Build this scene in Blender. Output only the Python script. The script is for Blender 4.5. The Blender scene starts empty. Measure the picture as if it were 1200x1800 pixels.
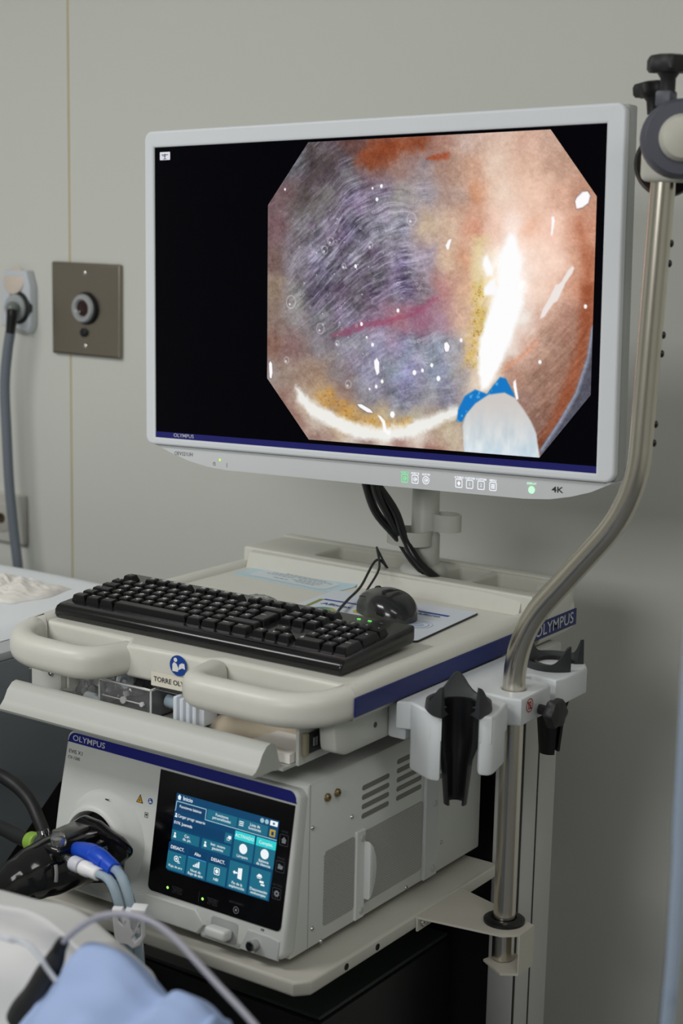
import bpy, bmesh, math, random
import numpy as np
from mathutils import Matrix, Vector
random.seed(7)
SC = bpy.context.scene
COL = SC.collection

# ------------------------------------------------------------------ camera
R3 = ((0.82115430,0.57030745,0.02133125),(-0.12196039,0.13884523,0.98277549),(0.55752244,-0.80961189,0.18356828))
cam_d = bpy.data.cameras.new('camera'); cam = bpy.data.objects.new('camera', cam_d); COL.objects.link(cam)
cam.matrix_world = Matrix.Translation((1.22, -1.40, 1.50)) @ Matrix(R3).transposed().to_4x4()
cam_d.sensor_fit = 'VERTICAL'; cam_d.sensor_height = 36; cam_d.sensor_width = 24
cam_d.lens = 2900 / 1800 * 36
cam_d.clip_start = .05
cam_d.dof.use_dof = True; cam_d.dof.focus_distance = 2.12; cam_d.dof.aperture_fstop = 5.0
SC.camera = cam
# ------------------------------------------------------------------ world, lights, exposure
w = bpy.data.worlds.new('world'); SC.world = w; w.use_nodes = True
w.node_tree.nodes['Background'].inputs[0].default_value = (.8, .85, .9, 1)
w.node_tree.nodes['Background'].inputs[1].default_value = .05
def area(name, loc, sx, sy, power, color=(1, 1, 1), aim=None):
    l = bpy.data.lights.new(name, 'AREA'); l.shape = 'RECTANGLE'; l.size = sx; l.size_y = sy
    l.energy = power; l.color = color
    o = bpy.data.objects.new(name, l); COL.objects.link(o); o.location = loc
    if aim: o.rotation_euler = (Vector(aim) - Vector(loc)).to_track_quat('-Z', 'Y').to_euler()
    return o
area('overhead_light', (-1.25, -1.25, 2.66), 1.4, .5, 32, (1, 1, .985))
area('overhead_light', (1.45, -.85, 2.66), 1.2, .5, 9, (1, 1, .985))  # weak unseen fill light, added to lift the dark right side
area('front_fill', (.45, -3.0, 2.1), 1.2, .6, 25, (1, 1, .99), aim=(-.1, .4, .95))  # unseen front fill, added and aimed to brighten the upright faces
SC.view_settings.view_transform = 'Standard'; SC.view_settings.look = 'None'
SC.view_settings.exposure = 0; SC.view_settings.gamma = 1; SC.view_settings.use_curve_mapping = False
SC.display_settings.display_device = 'sRGB'

# ------------------------------------------------------------------ helpers
def lin(c): 
    c = c / 255.
    return c / 12.92 if c <= .04045 else ((c + .055) / 1.055) ** 2.4
def S(r, g, b): return (lin(r), lin(g), lin(b), 1)
MATS = {}
def mat(name, col, rough=.5, metal=0., noise=0., nscale=40., bump=0., bscale=200., emit=None, estr=1., trans=0., alpha=1., coat=0., ior=1.45, aniso=0.):
    if name in MATS: return MATS[name]
    m = bpy.data.materials.new(name); m.use_nodes = True; nt = m.node_tree; b = nt.nodes['Principled BSDF']
    b.inputs['Base Color'].default_value = col; b.inputs['Roughness'].default_value = rough; b.inputs['Metallic'].default_value = metal
    b.inputs['IOR'].default_value = ior
    if trans: b.inputs['Transmission Weight'].default_value = trans
    if alpha < 1: b.inputs['Alpha'].default_value = alpha
    if coat: b.inputs['Coat Weight'].default_value = coat; b.inputs['Coat Roughness'].default_value = .08
    if emit: b.inputs['Emission Color'].default_value = emit; b.inputs['Emission Strength'].default_value = estr
    if noise or bump:
        tc = nt.nodes.new('ShaderNodeTexCoord')
    if noise:
        n = nt.nodes.new('ShaderNodeTexNoise'); n.inputs['Scale'].default_value = nscale; n.inputs['Detail'].default_value = 4
        nt.links.new(tc.outputs['Object'], n.inputs['Vector'])
        mx = nt.nodes.new('ShaderNodeMix'); mx.data_type = 'RGBA'
        mx.inputs[6].default_value = tuple(c * (1 - noise) for c in col[:3]) + (1,)
        mx.inputs[7].default_value = tuple(min(1, c * (1 + noise)) for c in col[:3]) + (1,)
        nt.links.new(n.outputs['Fac'], mx.inputs[0]); nt.links.new(mx.outputs[2], b.inputs['Base Color'])
    if bump:
        n2 = nt.nodes.new('ShaderNodeTexNoise'); n2.inputs['Scale'].default_value = bscale; n2.inputs['Detail'].default_value = 3
        nt.links.new(tc.outputs['Object'], n2.inputs['Vector'])
        bp = nt.nodes.new('ShaderNodeBump'); bp.inputs['Strength'].default_value = bump; bp.inputs['Distance'].default_value = .001
        nt.links.new(n2.outputs['Fac'], bp.inputs['Height']); nt.links.new(bp.outputs['Normal'], b.inputs['Normal'])
    MATS[name] = m
    return m
def glow(name, col, s=1.):
    if name in MATS: return MATS[name]
    m = bpy.data.materials.new(name); m.use_nodes = True; b = m.node_tree.nodes['Principled BSDF']
    b.inputs['Base Color'].default_value = (0, 0, 0, 1); b.inputs['Roughness'].default_value = .3
    b.inputs['Emission Color'].default_value = col; b.inputs['Emission Strength'].default_value = s
    MATS[name] = m
    return m
def film(name, col, opacity, rough=.1, shine=.15):
    """thin clear plastic: mostly see-through, some gloss, a little body"""
    if name in MATS: return MATS[name]
    m = bpy.data.materials.new(name); m.use_nodes = True; nt = m.node_tree; nt.nodes.remove(nt.nodes['Principled BSDF'])
    out = nt.nodes['Material Output']; tr = nt.nodes.new('ShaderNodeBsdfTransparent'); df = nt.nodes.new('ShaderNodeBsdfDiffuse')
    gl = nt.nodes.new('ShaderNodeBsdfGlossy'); df.inputs[0].default_value = col; gl.inputs['Roughness'].default_value = rough
    m1 = nt.nodes.new('ShaderNodeMixShader'); m1.inputs[0].default_value = opacity
    nt.links.new(tr.outputs[0], m1.inputs[1]); nt.links.new(df.outputs[0], m1.inputs[2])
    fr = nt.nodes.new('ShaderNodeLayerWeight'); fr.inputs['Blend'].default_value = shine
    m2 = nt.nodes.new('ShaderNodeMixShader'); nt.links.new(fr.outputs['Fresnel'], m2.inputs[0])
    nt.links.new(m1.outputs[0], m2.inputs[1]); nt.links.new(gl.outputs[0], m2.inputs[2]); nt.links.new(m2.outputs[0], out.inputs[0])
    MATS[name] = m
    return m

class MB:
    def __init__(s): s.v = []; s.f = []
    def add(s, v, f, M=None):
        o = len(s.v)
        s.v += [tuple(M @ Vector(p)) for p in v] if M else [tuple(p) for p in v]
        s.f += [tuple(i + o for i in q) for q in f]
        return s
    def bm(s, b, M=None):
        b.verts.index_update()
        s.add([x.co.copy() for x in b.verts], [[x.index for x in q.verts] for q in b.faces], M); b.free(); return s
    def box(s, x0, x1, y0, y1, z0, z1, bev=0., seg=2, M=None):
        b = bmesh.new(); bmesh.ops.create_cube(b, size=1)
        for q in b.verts: q.co = ((x0 + x1) / 2 + q.co.x * (x1 - x0), (y0 + y1) / 2 + q.co.y * (y1 - y0), (z0 + z1) / 2 + q.co.z * (z1 - z0))
        if bev: bmesh.ops.bevel(b, geom=b.edges[:], offset=bev, segments=seg, profile=.5, affect='EDGES')
        return s.bm(b, M)
    def prism(s, poly, axis, a0, a1, bev=0., seg=2, M=None):
        """poly in the two other axes, extruded along axis from a0 to a1"""
        b = bmesh.new(); n = len(poly)
        def P(p, a): return {'x': (a, p[0], p[1]), 'y': (p[0], a, p[1]), 'z': (p[0], p[1], a)}[axis]
        lo = [b.verts.new(P(p, a0)) for p in poly]; hi = [b.verts.new(P(p, a1)) for p in poly]
        b.faces.new(lo[::-1]); b.faces.new(hi)
        for i in range(n): b.faces.new((lo[i], lo[(i + 1) % n], hi[(i + 1) % n], hi[i]))
        bmesh.ops.recalc_face_normals(b, faces=b.faces[:])
        if bev: bmesh.ops.bevel(b, geom=b.edges[:], offset=bev, segments=seg, profile=.5, affect='EDGES', clamp_overlap=True)
        return s.bm(b, M)
    def lathe(s, prof, n=24, M=None, cap=True):
        """prof: list of (r, h), turned about local z"""
        v = []; f = []
        for r, h in prof:
            for k in range(n): a = 2 * math.pi * k / n; v.append((r * math.cos(a), r * math.sin(a), h))
        for i in range(len(prof) - 1):
            for k in range(n): f.append((i * n + k, i * n + (k + 1) % n, (i + 1) * n + (k + 1) % n, (i + 1) * n + k))
        if cap: f.append(tuple(range(n))[::-1]); f.append(tuple((len(prof) - 1) * n + k for k in range(n)))
        return s.add(v, f, M)
    def tube(s, pts, rad, n=12, smooth=6, cap=True, flat=None, up=(0, 0, 1)):
        """round tube along a Catmull-Rom path; rad a number or list, flat=(a,b) scales the section sideways/upwards"""
        P, rr = spline(pts, rad, smooth)
        up = Vector(up); v = []; f = []
        T = [(P[min(i + 1, len(P) - 1)] - P[max(i - 1, 0)]).normalized() for i in range(len(P))]
        side = T[0].cross(up)
        if side.length < 1e-3: side = T[0].cross(Vector((1, 0, 0)))
        side.normalize()
        for i, p in enumerate(P):
            side = (side - T[i] * side.dot(T[i])).normalized(); u2 = side.cross(T[i])
            a, c = flat if flat else (1, 1)
            for k in range(n):
                t = 2 * math.pi * k / n; v.append(p + side * (math.cos(t) * rr[i] * a) + u2 * (math.sin(t) * rr[i] * c))
        for i in range(len(P) - 1):
            for k in range(n): f.append((i * n + k, i * n + (k + 1) % n, (i + 1) * n + (k + 1) % n, (i + 1) * n + k))
        if cap: f.append(tuple(range(n))[::-1]); f.append(tuple((len(P) - 1) * n + k for k in range(n)))
        return s.add(v, f)
    def sweep(s, path, prof, up=(0, 0, 1), cap=True, closed=False):
        """profile (side, up) carried along a polyline in the plane"""
        P = [Vector(p) for p in path]; up = Vector(up); n = len(prof); v = []; f = []; N = len(P)
        for i, p in enumerate(P):
            a = P[(i - 1) % N] if closed else P[max(i - 1, 0)]; c = P[(i + 1) % N] if closed else P[min(i + 1, N - 1)]
            t = (c - a).normalized(); sd = t.cross(up).normalized()
            d1 = (p - a).normalized() if (p - a).length > 1e-9 else t
            k = max(.35, abs(d1.dot(t)))
            for q in prof: v.append(p + sd * (q[0] / k) + up * q[1])
        for i in range(N if closed else N - 1):
            j = (i + 1) % N
            for k in range(n): f.append((i * n + k, i * n + (k + 1) % n, j * n + (k + 1) % n, j * n + k))
        if cap and not closed: f.append(tuple(range(n))[::-1]); f.append(tuple((N - 1) * n + k for k in range(n)))
        return s.add(v, f)
def spline(pts, rad, k):
    P = [Vector(p) for p in pts]; R = rad if isinstance(rad, (list, tuple)) else [rad] * len(P)
    if k <= 1 or len(P) < 3: return P, list(R)
    o = []; r = []
    for i in range(len(P) - 1):
        a, b, c, d = P[max(i - 1, 0)], P[i], P[i + 1], P[min(i + 2, len(P) - 1)]
        for j in range(k):
            t = j / k
            o.append(.5 * ((2 * b) + (c - a) * t + (2 * a - 5 * b + 4 * c - d) * t * t + (3 * b - a - 3 * c + d) * t ** 3))
            r.append(R[i] + (R[i + 1] - R[i]) * (3 * t * t - 2 * t ** 3))
    o.append(P[-1]); r.append(R[-1])
    return o, r
def arc(cx, cy, r, a0, a1, n=6): return [(cx + r * math.cos(math.radians(a0 + (a1 - a0) * i / n)), cy + r * math.sin(math.radians(a0 + (a1 - a0) * i / n))) for i in range(n + 1)]
def rrect(x0, x1, y0, y1, r, n=5):
    return arc(x1 - r, y1 - r, r, 0, 90, n) + arc(x0 + r, y1 - r, r, 90, 180, n) + arc(x0 + r, y0 + r, r, 180, 270, n) + arc(x1 - r, y0 + r, r, 270, 360, n)
def plate(outline, holes, thick, bev, M=None, res=3):
    """flat plate with round edges and holes, centred on local z = 0"""
    c = bpy.data.curves.new('t', 'CURVE'); c.dimensions = '2D'; c.fill_mode = 'BOTH'
    c.extrude = max(thick / 2 - bev, 0); c.bevel_depth = bev; c.bevel_resolution = res; c.offset = -bev
    for ring in [outline] + list(holes):
        sp = c.splines.new('POLY'); sp.points.add(len(ring) - 1); sp.use_cyclic_u = True
        for p, q in zip(sp.points, ring): p.co = (q[0], q[1], 0, 1)
    return from_curve(c, M)
def from_curve(c, M=None):
    o = bpy.data.objects.new('t', c); me = o.to_mesh()
    b = MB().add([v.co.copy() for v in me.vertices], [tuple(p.vertices) for p in me.polygons], M)
    o.to_mesh_clear(); bpy.data.objects.remove(o); bpy.data.curves.remove(c)
    return b
TXT = {}
def text_geo(s, size, bold, align, xs):
    k = (s, size, bold, align, xs)
    if k not in TXT:
        c = bpy.data.curves.new('t', 'FONT'); c.body = s; c.size = size; c.offset = bold * size; c.align_x = align; c.align_y = 'CENTER'; c.resolution_u = 3
        c.space_line = .85
        b = from_curve(c); TXT[k] = ([(p[0] * xs, p[1], p[2]) for p in b.v], b.f)
    return TXT[k]
def frame(o, ex, eup, lift=0.):
    ex = Vector(ex).normalized(); n = ex.cross(Vector(eup)).normalized(); up = n.cross(ex)
    o = Vector(o) + n * lift
    return Matrix(((ex.x, up.x, n.x, o.x), (ex.y, up.y, n.y, o.y), (ex.z, up.z, n.z, o.z), (0, 0, 0, 1)))
def text(s, size, M, bold=0., align='CENTER', xs=1.):
    v, f = text_geo(s, size, bold, align, xs)
    return MB().add(v, f, M)
def flat(poly, M): return MB().add([(p[0], p[1], 0) for p in poly], [tuple(range(len(poly)))], M)
def disc(x, y, r, M, n=20): return flat([(x + r * math.cos(2 * math.pi * i / n), y + r * math.sin(2 * math.pi * i / n)) for i in range(n)], M)
def ringflat(outer, inner, M):
    n = len(outer); v = [(p[0], p[1], 0) for p in outer + inner]
    return MB().add(v, [(i, (i + 1) % n, n + (i + 1) % n, n + i) for i in range(n)], M)
def join(*bs):
    r = MB()
    for b in bs: r.add(b.v, b.f)
    return r
def Z(x, y, z): return Matrix.Translation((x, y, z))
def aim(p, d):
    """matrix whose local z runs along d from p"""
    return Matrix.Translation(p) @ Vector(d).to_track_quat('Z', 'Y').to_matrix().to_4x4()

ROOTM = {}
def mesh(name, mb, m, Minv=None, ang=35):
    me = bpy.data.meshes.new(name)
    v = [tuple(Minv @ Vector(p)) for p in mb.v] if Minv else mb.v
    me.from_pydata(v, [], mb.f); me.materials.append(m)
    if ang:
        me.polygons.foreach_set('use_smooth', [True] * len(me.polygons)); me.set_sharp_from_angle(angle=math.radians(ang))
    me.update()
    return me
def tag(o, label, cat, group=None):
    o['label'] = label; o['category'] = cat
    if group: o['group'] = group
def thing(name, label, cat, loc, group=None, M=None):
    o = bpy.data.objects.new(name, None); COL.objects.link(o); o.empty_display_size = .02
    o.matrix_world = M if M else Matrix.Translation(loc)
    ROOTM[o.name] = (M if M else Matrix.Translation(loc)).inverted()
    tag(o, label, cat, group)
    return o
def part(name, mb, m, parent, label=None, ang=35, local=False):
    """mesh given in world coordinates (or in the thing's own, local=True), parented to a thing or a part"""
    root = parent
    while root.parent: root = root.parent
    o = bpy.data.objects.new(name, mesh(name, mb, m, None if local else ROOTM[root.name], ang)); COL.objects.link(o); o.parent = parent
    if label: o['label'] = label
    return o
def solo(name, mb, m, label, cat, group=None, ang=35):
    xs = [p[0] for p in mb.v]; ys = [p[1] for p in mb.v]; zs = [p[2] for p in mb.v]
    L = Vector(((min(xs) + max(xs)) / 2, (min(ys) + max(ys)) / 2, min(zs)))
    o = bpy.data.objects.new(name, mesh(name, mb, m, Matrix.Translation(-L), ang)); o.location = L; COL.objects.link(o); tag(o, label, cat, group)
    ROOTM[o.name] = Matrix.Translation(-L)
    return o
def struct(name, mb, m, parent=None, ang=30):
    o = bpy.data.objects.new(name, mesh(name, mb, m, None, ang)); COL.objects.link(o)
    if parent: o.parent = parent
    else: o['kind'] = 'structure'
    ROOTM[o.name] = Matrix.Identity(4)
    return o
def screw(p, d, r, parent, m, h=.0018):
    b = MB().lathe([(r, 0), (r, h * .5), (r * .75, h), (r * .4, h), (r * .35, h * .5)], 14, aim(p, d))
    return part('screw', b, m, parent)

# ------------------------------------------------------------------ materials
WALL = mat('wall_paint', S(214, 215, 208), .7, noise=.015, nscale=3, bump=.08, bscale=350)
TRAYW = mat('cream_plastic', S(212, 211, 202), .38, noise=.03, nscale=60, bump=.05, bscale=700)
CARTM = mat('cart_enamel', S(199, 200, 193), .42, noise=.02, nscale=30, bump=.06, bscale=900)
PROCW = mat('processor_enamel', S(206, 208, 204), .45, noise=.02, nscale=30, bump=.08, bscale=900)
MONW = mat('monitor_plastic', S(224, 227, 231), .42, noise=.015, nscale=30)
MONG = mat('monitor_grey_plastic', S(176, 178, 176), .5, noise=.02)
BRKW = mat('bracket_plastic', S(214, 218, 220), .4, noise=.015)
BLUE = mat('navy_band', S(22, 36, 104), .45, noise=.03)
DBLUE = mat('navy_print', S(20, 28, 120), .35)
SILVER = mat('silver_print', S(200, 202, 208), .4)
STEEL = mat('brushed_steel', S(208, 202, 190), .24, 1., noise=.06, nscale=25)
CHROME = mat('chrome', S(205, 205, 203), .15, 1., noise=.04)
BRASS = mat('plate_steel', S(150, 142, 130), .38, 1., noise=.05, nscale=15)
RUBBER = mat('black_rubber', S(34, 34, 35), .5, noise=.1)
BLACKP = mat('black_plastic', S(22, 22, 24), .3, noise=.1)
KEYB = mat('keyboard_black', S(13, 13, 15), .22, noise=.1, coat=.2)
KEYM = mat('key_black', S(15, 15, 17), .27, noise=.08, bump=.05, bscale=900)
PRINTW = mat('white_print', S(232, 232, 232), .5)
PRINTB = mat('black_print', S(40, 40, 44), .5)
DKGREY = mat('dark_grey_plastic', S(84, 86, 96), .45, noise=.05)
HOLDG = mat('holder_grey', S(52, 54, 56), .5, noise=.08)
GLASSB = mat('black_glass', S(3, 3, 6), .16)
SHEETW = mat('white_sheet', S(232, 236, 240), .85, noise=.03, nscale=12, bump=.15, bscale=120)
PAPER = mat('white_paper', S(232, 228, 222), .8, noise=.02)
CLEAR = film('clear_plastic', S(235, 238, 240), .07, .08, .14)
BAGF = film('clear_film', S(235, 238, 240), .16, .12, .3)
TUBEC = film('clear_tube', S(186, 206, 220), .55, .15, .12)
WPLAST = mat('white_plastic', S(238, 238, 240), .35, noise=.01)

# ------------------------------------------------------------------ the room
YW = .92
struct('floor', MB().box(-3.2, 2.8, -3.8, YW, -.1, 0), mat('vinyl_floor', S(120, 122, 124), .5, noise=.06, nscale=8))
struct('ceiling', MB().box(-3.2, 2.8, -3.8, YW, 2.72, 2.82), mat('ceiling_paint', S(225, 225, 222), .8, noise=.02))
SEAM = -1.019
wb = MB().box(-3.2, SEAM - .0025, YW, YW + .1, 0, 2.72).box(SEAM + .0025, 2.8, YW, YW + .1, 0, 2.72)
struct('wall_back', wb, WALL)
struct('trim_1', MB().box(SEAM - .003, SEAM + .003, YW + .0008, YW + .05, 0, 2.72), mat('old_sealant', S(196, 180, 140), .7, noise=.12, nscale=14))
struct('wall_left', MB().box(-3.3, -3.2, -3.8, YW, 0, 2.72), WALL)
struct('wall_right', MB().box(2.8, 2.9, -3.8, YW, 0, 2.72), WALL)
struct('wall_front', MB().box(-3.2, 2.8, -3.9, -3.8, 0, 2.72), WALL)

# steel wall plate with a socket
FW = frame((-.971, YW, 1.292), (1, 0, 0), (0, 0, 1))      # faces the room
t = thing('wall_plate', 'square brushed steel wall plate with a round silver socket, left of the monitor', 'wall plate', (-.971, YW, 1.204))
pl = plate(rrect(-.088, .088, -.088, .088, .003), [], .010, .004, FW @ Z(0, 0, .005), 2)
part('plate', pl, BRASS, t)
part('socket_base', MB().lathe([(.031, 0), (.031, .004), (.029, .007)], 28, FW @ Z(.004, .003, .0095)), BLACKP, t)
so = part('socket_ring', MB().lathe([(.026, 0), (.0275, .005), (.025, .009), (.018, .0095), (.015, .006), (.0148, .001)], 28, FW @ Z(.001, .003, .0125), cap=False), mat('ring_alu', S(190, 192, 196), .35, .6), t, 'silver ring')
part('socket_core', MB().lathe([(.0148, 0), (.0148, .004), (.006, .005)], 20, FW @ Z(.001, .003, .0130)), mat('dark_red_core', S(48, 24, 20), .3), so)
part('pin', MB().lathe([(.003, 0), (.003, .009), (.0015, .011)], 12, FW @ Z(-.003, -.004, .0145)), CHROME, so)
part('button', MB().lathe([(.0085, 0), (.0085, .004), (.006, .006)], 18, FW @ Z(-.002, -.043, .010)), mat('dark_blue_black', S(20, 26, 32), .25), t, 'small dark button')
for dy in (.069, -.069): part('screw', MB().lathe([(.004, 0), (.004, .001), (.0025, .002)], 14, FW @ Z(0, dy, .010)), CHROME, t)

# plug, its socket and cable on the wall
FP_ = frame((-1.14, YW, 1.285), (1, 0, 0), (0, 0, 1))
t = thing('power_socket', 'small white wall outlet with its beige round cap lifted', 'socket', (-1.14, YW, 1.245))
part('housing', plate([(-.042, -.035), (.03, -.045), (.038, -.03), (.038, .045), (.028, .075), (-.03, .075), (-.042, .05)], [], .022, .005, FP_ @ Z(-.004, .0, .011)), mat('outlet_white', S(205, 210, 216), .4), t)
lid = MB().lathe([(.027, 0), (.027, .004), (.024, .006)], 28, FP_ @ Z(-.008, .054, .018) @ Matrix.Rotation(math.radians(-12), 4, 'X'))
part('cap', lid, mat('beige_cap', S(214, 200, 188), .45), t, 'round beige flip cap')
part('hinge', MB().box(-.008, .008, -.004, .010, .010, .022, .002, 1, FP_ @ Z(-.004, .026, 0)), BLACKP, t)
part('rim', MB().lathe([(.032, 0), (.032, .008), (.029, .011), (.024, .011)], 28, FP_ @ Z(.003, .003, .015)), mat('outlet_rim', S(40, 44, 44), .35), t)
t = thing('power_plug', 'grey round plug with a black strain relief and long grey cable down the wall', 'plug', (-1.145, YW - .05, 1.23))
part('body', MB().lathe([(.026, 0), (.026, .005), (.023, .009), (.013, .010), (.011, .022)], 28, FP_ @ Z(.002, .003, .0265)), mat('plug_grey', S(170, 176, 178), .4), t)
part('elbow', MB().tube([(-1.131, .880, 1.290), (-1.125, .870, 1.289), (-1.122, .866, 1.283)], [.011, .0125, .010], 14), mat('plug_elbow', S(120, 126, 124), .35), t)
part('strain_relief', MB().tube([(-1.121, .866, 1.285), (-1.121, .865, 1.270), (-1.126, .865, 1.238)], [.0105, .0105, .009], 14), BLACKP, t)
part('cable', MB().tube([(-1.1255, .865, 1.242), (-1.135, .865, 1.200), (-1.143, .865, 1.135), (-1.140, .865, 1.046), (-1.135, .865, .945), (-1.125, .865, .855), (-1.113, .865, .770), (-1.10, .87, .6), (-1.09, .88, .3), (-1.09, .885, .012)], .0100, 14), mat('cable_grey', S(112, 120, 130), .5), t)
# lower outlet
FO = frame((-1.19, YW, .862), (1, 0, 0), (0, 0, 1))
t = thing('wall_outlet', 'white square wall outlet low on the left, behind the grey cable', 'outlet', (-1.19, YW, .80))
part('plate', plate(rrect(-.06, .05, -.05, .052, .005), [], .012, .004, FO @ Z(0, 0, .006), 2), mat('outlet_plate', S(196, 194, 188), .4), t)
part('insert', MB().lathe([(.030, 0), (.030, .003), (.028, .004)], 28, FO @ Z(-.012, 0, .010)), mat('outlet_insert', S(186, 184, 176), .4), t)
part('contact', MB().lathe([(.010, 0), (.010, .004), (.006, .002)], 16, FO @ Z(-.012, 0, .013)), mat('outlet_hole', S(60, 46, 26), .4), t, 'dark brass coloured hole')

# ------------------------------------------------------------------ the equipment cart
def roundpath(pts, rs, n=8):
    o = []
    for i, p in enumerate(pts):
        p = Vector(p)
        if i in (0, len(pts) - 1) or not rs[i]: o.append(p); continue
        a = (Vector(pts[i - 1]) - p).normalized(); c = (Vector(pts[i + 1]) - p).normalized(); r = rs[i]
        for k in range(n + 1):
            t = k / n; o.append((p + a * r) * (1 - t) ** 2 + p * 2 * t * (1 - t) + (p + c * r) * t * t)
    return o
def rprof(w, h0, h1, r, n=4):
    return [(x, z) for x, z in rrect(-w, w, h0, h1, r, n)]
ZT = .966
CART = thing('equipment_cart', 'cream medical equipment cart with a handled tray top and an open shallow drawer', 'cart', (-.02, .30, 0))
tray = plate([(.222, .625), (-.272, .625), (-.272, .082), (-.116, .082), (-.100, .060), (.018, .066), (.034, .082), (.222, .082)], [], .042, .006, Z(0, 0, ZT - .021))
hp = rprof(.0165, -.021, .019, .0145, 5)
tray = join(tray,
    MB().sweep(roundpath([(.2185, .60, .954), (.2185, .12, .954), (.2185, .0145, .947), (.038, .0145, .947), (.026, .076, .946)], [0, .05, .075, .028, 0]), hp),
    MB().sweep(roundpath([(-.2685, .60, .954), (-.2685, .12, .954), (-.2685, .0145, .947), (-.122, .0145, .947), (-.108, .074, .946)], [0, .05, .075, .028, 0]), hp))
# raised back ledge with open pockets
ledge = plate([(.222, .62), (-.272, .62), (-.272, .512), (.222, .500)],
    [rrect(-.155, -.012, .53, .60, .008), rrect(.052, .102, .528, .60, .006), rrect(.115, .205, .525, .60, .008)], .030, .004, Z(0, 0, .978))
tray = join(tray, ledge, MB().prism([(.4935, .9655), (.502, .988), (.515, .991), (.515, .960), (.4935, .960)], 'x', -.254, .205))
tray = join(tray, MB().box(-.272, .2225, .6065, .624, .93, .996, .004), MB().sweep(roundpath([(.2165, .50, .955), (.2165, .607, .955), (.18, .607, .955)], [0, .03, 0]), rprof(.0185, -.03, .033, .013, 4)))
TRAY = part('tray', tray, TRAYW, CART, ang=40)
part('side_band', MB().box(.2340, .2366, .064, .604, .9375, .9605, .0008, 1), BLUE, TRAY, 'navy blue band')
part('lettering', text('OLYMPUS', .0222, frame((.2366, .539, .9490), (0, 1, 0), (0, 0, 1), .0004), .006, xs=1.14), SILVER, TRAY)
SG = frame((-.03, .0625, .946), (.118, .006, 0), (0, 0, 1))
part('notice_sign', disc(.011, .0065, .0128, SG @ Z(0, 0, .0012), 32), mat('sign_blue', S(22, 66, 150), .4), TRAY, 'round blue read-the-manual sign')
def sgs(pts): return [(.011 + (x - .012) * .76, .0065 + (y - .001) * .76) for x, y in pts]
sgw = join(disc(.0072, .0133, .0027, SG @ Z(0, 0, .0018), 14), flat(sgs([(.001, -.009), (.012, -.009), (.013, -.003), (.009, .004), (.004, .006), (.001, .002)]), SG @ Z(0, 0, .0018)),
           flat(sgs([(.013, -.006), (.020, -.002), (.026, -.003), (.0245, .006), (.019, .006), (.0145, .003)]), SG @ Z(0, 0, .0018)))
part('pictogram', sgw, PRINTW, TRAY)
part('name_sticker', MB().box(-.030, .040, -.0245, -.0075, .0005, .0012, M=SG), mat('sticker', S(226, 221, 206), .6), TRAY, 'cream paper name sticker')
part('lettering', text('TORRE OLY', .0086, SG @ Z(-.003, -.0158, .0016), .012), PRINTB, TRAY)
# clear desk film lying over the work surface is part of the tray top
# skirts that carry the drawer
for s, (x0, x1) in ((1, (.190, .2135)), (-1, (-.284, -.232))):
    sk = MB().prism([(.056, .934), (.062, .892), (.082, .884), (.56, .884), (.56, .934)], 'x', x0, x1, .004, 2)
    if s < 0: sk = MB().prism([(.080, .934), (.080, .869), (.56, .869), (.56, .934)], 'x', x0, x1, .0015, 1)
    sko = part('side_skirt', sk, CARTM, CART)
screw((-.247, .080, .898), (0, -1, 0), .0048, CART, CHROME, .003)
screw((.2135, .140, .906), (1, 0, 0), .0035, CART, DKGREY, .001)
part('latch', MB().box(-.291, -.285, .082, .088, .874, .896, .001, 1), CHROME, CART)
# drawer
dr = MB().box(-.228, .176, .012, .42, .8765, .8795)
lip = [(-.036, .8835), (-.030, .8855), (-.024, .892), (-.018, .903), (-.010, .9105), (-.003, .912), (.004, .909), (.009, .900), (.012, .889), (.017, .881), (.021, .8795), (.021, .8765), (.011, .8768), (.0, .879), (-.02, .879), (-.034, .880)]
dr = join(dr, MB().prism(lip, 'x', -.226, .170))
DRAW = part('drawer', dr, mat('drawer_enamel', S(184, 186, 180), .42, noise=.02, nscale=30), CART, ang=50)
dside = MB().prism([(.036, .877), (.036, .926), (.040, .929), (.42, .929), (.42, .877)], 'x', .176, .180).box(.172, .188, .036, .42, .9265, .9295, .001, 1)
part('side_panel', dside, CARTM, DRAW)
part('side_panel', MB().box(-.230, -.226, .090, .42, .877, .926), CARTM, DRAW)
rail = MB().box(.180, .1845, .046, .40, .888, .912, .001, 1)
part('slide_rail', rail, mat('rail_black', S(46, 48, 52), .4, .5), DRAW)
part('rail_end', MB().box(.1805, .1868, .040, .047, .888, .914, .001, 1), mat('rail_end', S(150, 142, 120), .4, .3), DRAW)
for i in range(4): part('ball_cage', MB().box(.1845, .1858, .056 + i * .013, .064 + i * .013, .896, .907, .001, 1), CHROME, DRAW)
part('back_panel', MB().box(-.228, .180, .42, .424, .877, .926), CARTM, DRAW)
# processor shelf
shp = [(.211, -.010), (.225, .006), (.225, .43), (-.215, .43), (-.215, .006), (-.200, -.010)]
SHELF = part('shelf', plate(shp, [], .0185, .004, Z(0, 0, .6335), 2), mat('shelf_enamel', S(196, 193, 183), .45, noise=.04, nscale=25, bump=.06, bscale=800), CART)
for px_, y_ in ((0, .075), (0, .140), (0, .30)): part('hole', MB().lathe([(.0042, -.001), (.0042, .0006), (.003, .0004)], 14, aim((.225, y_, .633), (1, 0, 0))), mat('hole_black', S(16, 16, 16), .8), SHELF)
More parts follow.
